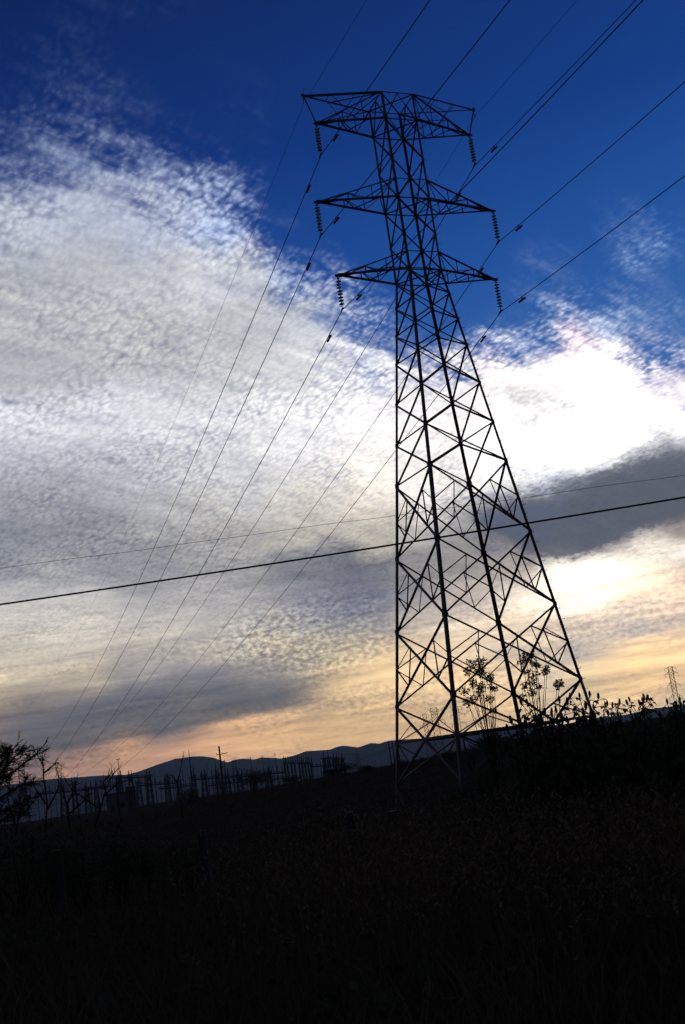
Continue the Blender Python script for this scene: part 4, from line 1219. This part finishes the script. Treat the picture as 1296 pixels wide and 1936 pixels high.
umbel_weed(905, 1250, 21, 1, 'tall dry weed with rounded seed heads, left of two under the pylon', 3,
           [(896, 1256, 14), (908, 1252, 13), (886, 1268, 10), (917, 1272, 11), (904, 1270, 11), (922, 1284, 8), (930, 1278, 6), (876, 1307, 9), (893, 1322, 10), (901, 1297, 12), (913, 1301, 10), (910, 1312, 9), (921, 1322, 8), (925, 1299, 7), (937, 1302, 6), (888, 1328, 8), (896, 1290, 9), (930, 1345, 5)])
umbel_weed(998, 1236, 20, 1, 'tall dry weed with rounded seed heads, right of two under the pylon', 4,
           [(990, 1243, 12), (1003, 1240, 11), (984, 1254, 9), (1016, 1252, 9), (1012, 1260, 7), (1000, 1272, 9), (1026, 1270, 8), (1034, 1265, 7), (1018, 1276, 8), (996, 1296, 9), (1010, 1290, 9), (1057, 1292, 9), (1050, 1297, 7), (988, 1318, 8), (1004, 1310, 8), (1020, 1300, 6)])


# feathery tree at the left edge
def feathery_tree():
    rnd = random.Random(9)
    D = 29
    base = on(-14, 1560, D)
    O = base
    root = empty('thorn_tree', O)
    tag(root, 'dark feathery thorn tree leaning in at the left edge', 'tree')
    tr, cr = MB(), MB()
    P = lambda x, y, dz=0: at(x - 9, y + 12, D + dz) - O
    limbs = [[(-14, 1575, 0), (-14, 1520, 0), (-8, 1470, .3), (2, 1425, .4), (5, 1410, .3)], [(-10, 1500, 0), (15, 1462, -.4), (45, 1440, -.6), (78, 1412, -.8)], [(-8, 1470, .2), (18, 1440, .6), (38, 1418, .8), (52, 1409, .9)],
             [(-12, 1510, 0), (20, 1490, .5), (48, 1474, .7), (70, 1468, .9)], [(-14, 1520, 0), (-50, 1470, .3), (-90, 1420, .6)], [(-14, 1500, 0), (-40, 1440, -.5), (-50, 1400, -.9)],
             [(-14, 1535, 0), (18, 1520, -.6), (45, 1508, -1), (62, 1500, -1.1)], [(0, 1450, .2), (20, 1420, .2), (34, 1408, 0)], [(-14, 1545, 0), (10, 1540, .3), (36, 1532, .4), (55, 1525, .6)], [(-8, 1480, 0), (10, 1450, -1), (28, 1430, -1.5)]]

    def spray(c, d, l):
        d = d.normalized()
        up_ = Vector((0, 0, 1))
        s = d.cross(up_).normalized()
        tr.tube([c, c + d * l], [.004, .002], 3)
        n = 7
        for i in range(n):
            q = c + d * l * (i + 1) / n
            for sg in (-1, 1):
                cr.leaf(q, s * sg + d * .5 + rv(rnd, .12), up_ + rv(rnd, .3), .062 * rnd.uniform(.7, 1.2), .026)
    for L in limbs:
        pts = [P(*q) for q in L]
        n = len(pts)
        tr.tube(pts, [(.07 if L is limbs[0] else .03) * (1 - .8 * i / (n - 1)) + .005 for i in range(n)], 6)
        for i in range(n - 1):
            for j in range(9):
                if i == 0 and L is limbs[0]: continue
                c = lerp(pts[i], pts[i + 1], rnd.random())
                a = rnd.uniform(0, 6.28)
                fwd = (pts[i + 1] - pts[i]).normalized()
                d = (fwd * .8 + Vector((cos(a), sin(a), rnd.uniform(-.35, .45)))).normalized()
                tw = rnd.uniform(.12, .34)
                tr.tube([c, c + d * tw], [.006, .003], 4)
                for k in range(4): spray(c + d * tw * (k + 1) / 4, d + rv(rnd, .5), rnd.uniform(.12, .24))
    tr.build('trunk', M['bark'], root)
    cr.build('crown', M['leaf'], root)


feathery_tree()


def bare_shrub(D, lines, label, seed, twig=.35, rad=.018, dens=6):
    rnd = random.Random(seed)
    p0 = on(lines[0][0][0], lines[0][0][1], D)
    root = empty('bare_shrub', p0)
    tag(root, label, 'shrub', 'leafless shrubs at the left')
    m = MB()
    for L in lines:
        pts = [at(x, y, D + rnd.uniform(-.15, .15)) - p0 for x, y in L]
        n = len(pts)
        m.tube(pts, [rad * (1 - .8 * i / (n - 1)) + .003 for i in range(n)], 5)
        for i in range(n - 1):
            for j in range(dens):
                c = lerp(pts[i], pts[i + 1], rnd.random())
                f = (pts[i + 1] - pts[i]).normalized()
                d = (f + rv(rnd, .55)).normalized()
                l = twig * rnd.uniform(.3, 1)
                e = c + d * l
                k = lerp(c, e, .5) + rv(rnd, .03)
                m.tube([c, k, e], [.006, .004, .002], 4)
                if rnd.random() < .6: m.tube([k, k + (d + rv(rnd, .6)).normalized() * l * .5], [.004, .002], 3)
    m.build('branches', M['bark'], root)


bare_shrub(26, [[(86, 1575), (90, 1520), (83, 1470), (82, 1448), (72, 1428), (66, 1421)], [(83, 1462), (96, 1452), (104, 1444), (111, 1441)], [(82, 1448), (81, 1436), (80, 1424)], [(88, 1520), (70, 1495), (60, 1478)], [(90, 1530), (104, 1505), (112, 1485), (110, 1462)]], 'leafless shrub with forked upright stems right of the feathery tree', 1)
bare_shrub(25, [[(180, 1565), (193, 1520), (200, 1495), (212, 1468), (224, 1452)], [(200, 1495), (196, 1478), (214, 1458)], [(190, 1530), (160, 1510), (135, 1492), (122, 1470)], [(196, 1505), (222, 1482), (250, 1472)]], 'leafless shrub whose longest stem arches right across the substation building', 2)
bare_shrub(27, [[(346, 1545), (340, 1500), (336, 1480), (343, 1450), (346, 1432), (347, 1423)], [(336, 1480), (328, 1470), (322, 1464)]], 'leafless forked sapling standing up before the round hill', 3, .2, .012, 3)
bare_shrub(25, [[(132, 1570), (128, 1520), (118, 1490), (116, 1466)], [(128, 1520), (142, 1490), (147, 1470)], [(130, 1540), (158, 1515), (172, 1500)]], 'tangled leafless shrub between two taller ones at the left', 5)
bare_shrub(24, [[(30, 1580), (38, 1530), (52, 1495)], [(34, 1550), (60, 1520), (75, 1500)], [(30, 1560), (20, 1530), (14, 1505)]], 'low leafless shrub under the feathery tree', 6)


# grass and undergrowth: beyond counting
def strips(n, r0, r1, a0, a1, hmin, hmax, wid, lean, seed, rexp=1.0):
    g = np.random.default_rng(seed)
    r = r0 * (r1 / r0) ** (g.random(n) ** rexp)
    a = np.radians(g.uniform(a0, a1, n))
    # clumped
    cl = max(n // 40, 1)
    ci = g.integers(0, cl, n)
    rr, ra = r[:cl][ci], a[:cl][ci]
    spread = (.10 + .012 * rr)
    x = rr * np.sin(ra) + g.normal(0, 1, n) * spread * 2.2
    y = rr * np.cos(ra) + g.normal(0, 1, n) * spread * 2.2
    z = np.array([ground(float(p), float(q)) for p, q in zip(x, y)]) - .03
    h = g.uniform(hmin, hmax, n) * (.6 + .6 * g.random(cl)[ci])
    d = np.hypot(x, y)
    h = h * np.clip(1.3 - d / 75, .42, 1)
    w = wid * np.maximum(1, d / 18)
    th = g.uniform(0, 6.283, n)
    ln = g.uniform(.1, lean, n) * h
    ax, ay = np.cos(th), np.sin(th)
    ph = g.uniform(0, 3.1416, n)
    bx, by = np.cos(ph), np.sin(ph)
    V = np.empty((n, 5, 3))
    for k, (t, ww) in enumerate(((0, 1), (0, -1), (.6, .8), (.6, -.8), (1, 0))):
        V[:, k, 0] = x + ax * ln * t * t + bx * w * ww / 2
        V[:, k, 1] = y + ay * ln * t * t + by * w * ww / 2
        V[:, k, 2] = z + h * t * (1 - .12 * t * lean)
    F = np.array([[0, 1, 3], [0, 3, 2], [2, 3, 4]])
    return V.reshape(-1, 3), (F[None] + np.arange(n)[:, None, None] * 5).reshape(-1, 3), (x, y, z, h, ax, ay, ln)


def tri_mesh(name, V, F, m):
    me = bpy.data.meshes.new(name)
    me.vertices.add(len(V))
    me.vertices.foreach_set('co', V.astype(np.float32).ravel())
    me.loops.add(len(F) * 3)
    me.loops.foreach_set('vertex_index', F.astype(np.int32).ravel())
    me.polygons.add(len(F))
    me.polygons.foreach_set('loop_start', np.arange(0, len(F) * 3, 3, dtype=np.int32))
    me.update(calc_edges=True)
    me.materials.append(m)
    o = bpy.data.objects.new(name, me)
    COL.objects.link(o)
    return o


V, F, _ = strips(52000, 6.5, 118, -27, 27, .35, .95, .011, .7, 1)
tag(tri_mesh('dry_grass', V, F, M['straw']), 'dark dry grass covering the whole field', 'grass', None, 'stuff')
V, F, _ = strips(30000, 6.5, 60, -27, 27, .15, .5, .014, .9, 2)
tag(tri_mesh('green_grass', V, F, M['green']), 'short dark green grass between the dry clumps', 'grass', None, 'stuff')


def seed_grass(args, label):
    V, F, (x, y, z, h, ax, ay, ln) = strips(*args)
    g = np.random.default_rng(8)
    n = len(x)
    k = 7
    Vs, Fs = [V], [F]
    t = np.repeat(np.linspace(.78, 1.0, k)[None], n, 0).ravel()
    I = np.repeat(np.arange(n), k)
    c = np.stack([x[I] + ax[I] * ln[I] * t * t, y[I] + ay[I] * ln[I] * t * t, z[I] + h[I] * t * (1 - .04 * t)], 1)
    d = g.normal(0, 1, (n * k, 3))
    d[:, 2] = abs(d[:, 2]) * .6 + .5
    d /= np.linalg.norm(d, axis=1)[:, None]
    e = g.normal(0, 1, (n * k, 3))
    e = np.cross(d, e)
    e /= np.linalg.norm(e, axis=1)[:, None]
    L = g.uniform(.03, .07, (n * k, 1))
    Q = np.stack([c, c + d * L * .5 + e * L * .22, c + d * L, c + d * L * .5 - e * L * .22], 1).reshape(-1, 3)
    f = np.array([[0, 1, 2], [0, 2, 3]])
    Fq = (f[None] + np.arange(n * k)[:, None, None] * 4).reshape(-1, 3) + len(V)
    tag(tri_mesh('plume_grass', np.concatenate([V, Q]), np.concatenate([F, Fq]), M['seed']), label, 'grass', None, 'stuff')


seed_grass((5200, 9, 26, -6, 24, .9, 1.45, .008, .35, 4), 'brown plume grass with fluffy seed heads through the middle of the field')
seed_grass((2600, 8.2, 12.5, 8.5, 20, .85, 1.3, .008, .4, 14), 'tall brown plume grass thick along the right edge of the foreground')


def undergrowth():
    g = np.random.default_rng(21)
    n = 42000
    cl = 700
    r = 8 * (105 / 8) ** g.random(cl)
    a = np.radians(g.uniform(-26, 26, cl))
    # thick belt of low leafy growth below the right skyline
    m2 = 360
    r2 = g.uniform(12, 21, m2)
    a2 = np.radians(3.4 + 18.6 * g.random(m2) ** .85)
    r2 = np.where(np.degrees(a2) < 7, g.uniform(16, 34, m2), r2)
    cx, cy = np.concatenate([r * np.sin(a), r2 * np.sin(a2)]), np.concatenate([r * np.cos(a), r2 * np.cos(a2)])
    hh = np.concatenate([g.uniform(.2, .6, cl) * np.clip(1.25 - r / 90, .35, 1), g.uniform(.85, 1.35, m2) * np.clip((np.degrees(a2) - 2.2) / 4.5, .3, 1)])
    ww = np.concatenate([.25 + r * .012, np.full(m2, .40)])
    ci = np.concatenate([g.integers(0, cl, n // 2), cl + g.integers(0, m2, n // 2)])
    x = cx[ci] + g.normal(0, 1, n) * ww[ci]
    y = cy[ci] + g.normal(0, 1, n) * ww[ci]
    z = np.array([ground(float(p), float(q)) for p, q in zip(x, y)]) + hh[ci] * g.random(n) ** .8
    d = g.normal(0, 1, (n, 3))
    d /= np.linalg.norm(d, axis=1)[:, None]
    e = np.cross(d, g.normal(0, 1, (n, 3)))
    e /= np.linalg.norm(e, axis=1)[:, None]
    L = (g.uniform(.06, .15, n) * np.maximum(1, np.hypot(x, y) / 60))[:, None]
    c = np.stack([x, y, z], 1)
    Q = np.stack([c, c + d * L * .45 + e * L * .3, c + d * L, c + d * L * .45 - e * L * .3], 1).reshape(-1, 3)
    f = np.array([[0, 1, 2], [0, 2, 3]])
    tag(tri_mesh('undergrowth', Q, (f[None] + np.arange(n)[:, None, None] * 4).reshape(-1, 3), M['leaf']), 'dark leafy undergrowth between the grass clumps', 'undergrowth', None, 'stuff')


undergrowth()


# fence along the verge
def fence():
    D = 20.0
    xs = [-170, 110, 384, 660, 925, 1195, 1470]
    el0 = lambda x: 1521 - x * .1395 + .0000135 * x * x
    P = []
    for x in xs:
        p = at(x, el0(x) + 101, D)
        P.append(Vector((p.x, p.y, p.z)))
    O = Vector((P[0].x, P[0].y, 0))
    root = empty('wire_fence', O)
    tag(root, 'low wire fence on rough grey posts lost in the dark grass', 'fence')
    for i, p in enumerate(P):
        zb = ground(p.x, p.y)
        m = MB()
        m.box((p.x - O.x, p.y - O.y, (p.z + zb - .3) / 2), (.13, .12, p.z - zb + .3), .3 * sin(i * 2.1), .03 * sin(i * 5))
        m.build('post', M['post'], root)
    for k in range(4):
        pts = []
        for i in range(len(P) - 1):
            for t in np.linspace(0, 1, 6)[:-1]:
                q = lerp(P[i], P[i + 1], float(t))
                pts.append(q - O + Vector((0, -.075, -.1 - .3 * k - .04 * 4 * t * (1 - t))))
        pts.append(P[-1] - O + Vector((0, -.075, -.1 - .3 * k)))
        MB().tube(pts, .004, 4).build('wire', M['rust'], root)


fence()


# rubbish and stones on the verge
def lump(name, px, py, D, size, m, label, cat, seed, flat=.5):
    rnd = random.Random(seed)
    p = on(px, py, D)
    import bmesh
    bm = bmesh.new()
    bmesh.ops.create_icosphere(bm, subdivisions=3, radius=1)
    ph = [rv(rnd, 2.2) for _ in range(7)]
    for v in bm.verts:
        k = 1 + sum(.13 * sin(v.co.dot(q) * (1 + i * .45) + i) for i, q in enumerate(ph))
        v.co = Vector((v.co.x * size[0], v.co.y * size[1], v.co.z * size[2])) * k
    me = bpy.data.meshes.new(name)
    bm.to_mesh(me)
    bm.free()
    me.materials.append(m)
    o = bpy.data.objects.new(name, me)
    COL.objects.link(o)
    o.location = p + Vector((0, 0, size[2] * .6 + .2))
    o.rotation_euler = (rnd.uniform(-.2, .2), rnd.uniform(-.2, .2), rnd.uniform(0, 3))
    tag(o, label, cat)


lump('litter_bag', 1055, 1785, 10.2, (.16, .09, .05), M['litter'], 'crumpled pale bag lying in the dark verge at the right', 'litter', 1)
lump('litter_scrap', 1002, 1765, 10.6, (.09, .06, .035), M['litter'], 'small pale scrap just behind the crumpled bag', 'litter', 2)
lump('litter_scrap', 1000, 1840, 9.2, (.035, .03, .02), M['litter'], 'tiny pale scrap in front of the crumpled bag', 'litter', 3)
lump('flat_stone', 362, 1930, 8.6, (.19, .14, .035), M['slab'], 'flat pale stone at the bottom edge of the verge', 'stone', 4)

# ------------------------------------------------------------------ evening haze
hz = MB().box((0, 3500, 130), (19000, 12500, 440))
hm = bpy.data.materials.new('evening_haze')
hm.use_nodes = True
hn = hm.node_tree
hn.nodes.clear()
pv = hn.nodes.new('ShaderNodeVolumePrincipled')
pv.inputs['Color'].default_value = (.50, .70, 1.0, 1)
pv.inputs['Density'].default_value = 1.15e-4
pv.inputs['Anisotropy'].default_value = 0.0
ho = hn.nodes.new('ShaderNodeOutputMaterial')
hn.links.new(pv.outputs[0], ho.inputs['Volume'])
o = hz.build('haze', hm)
tag(o, kind='stuff')
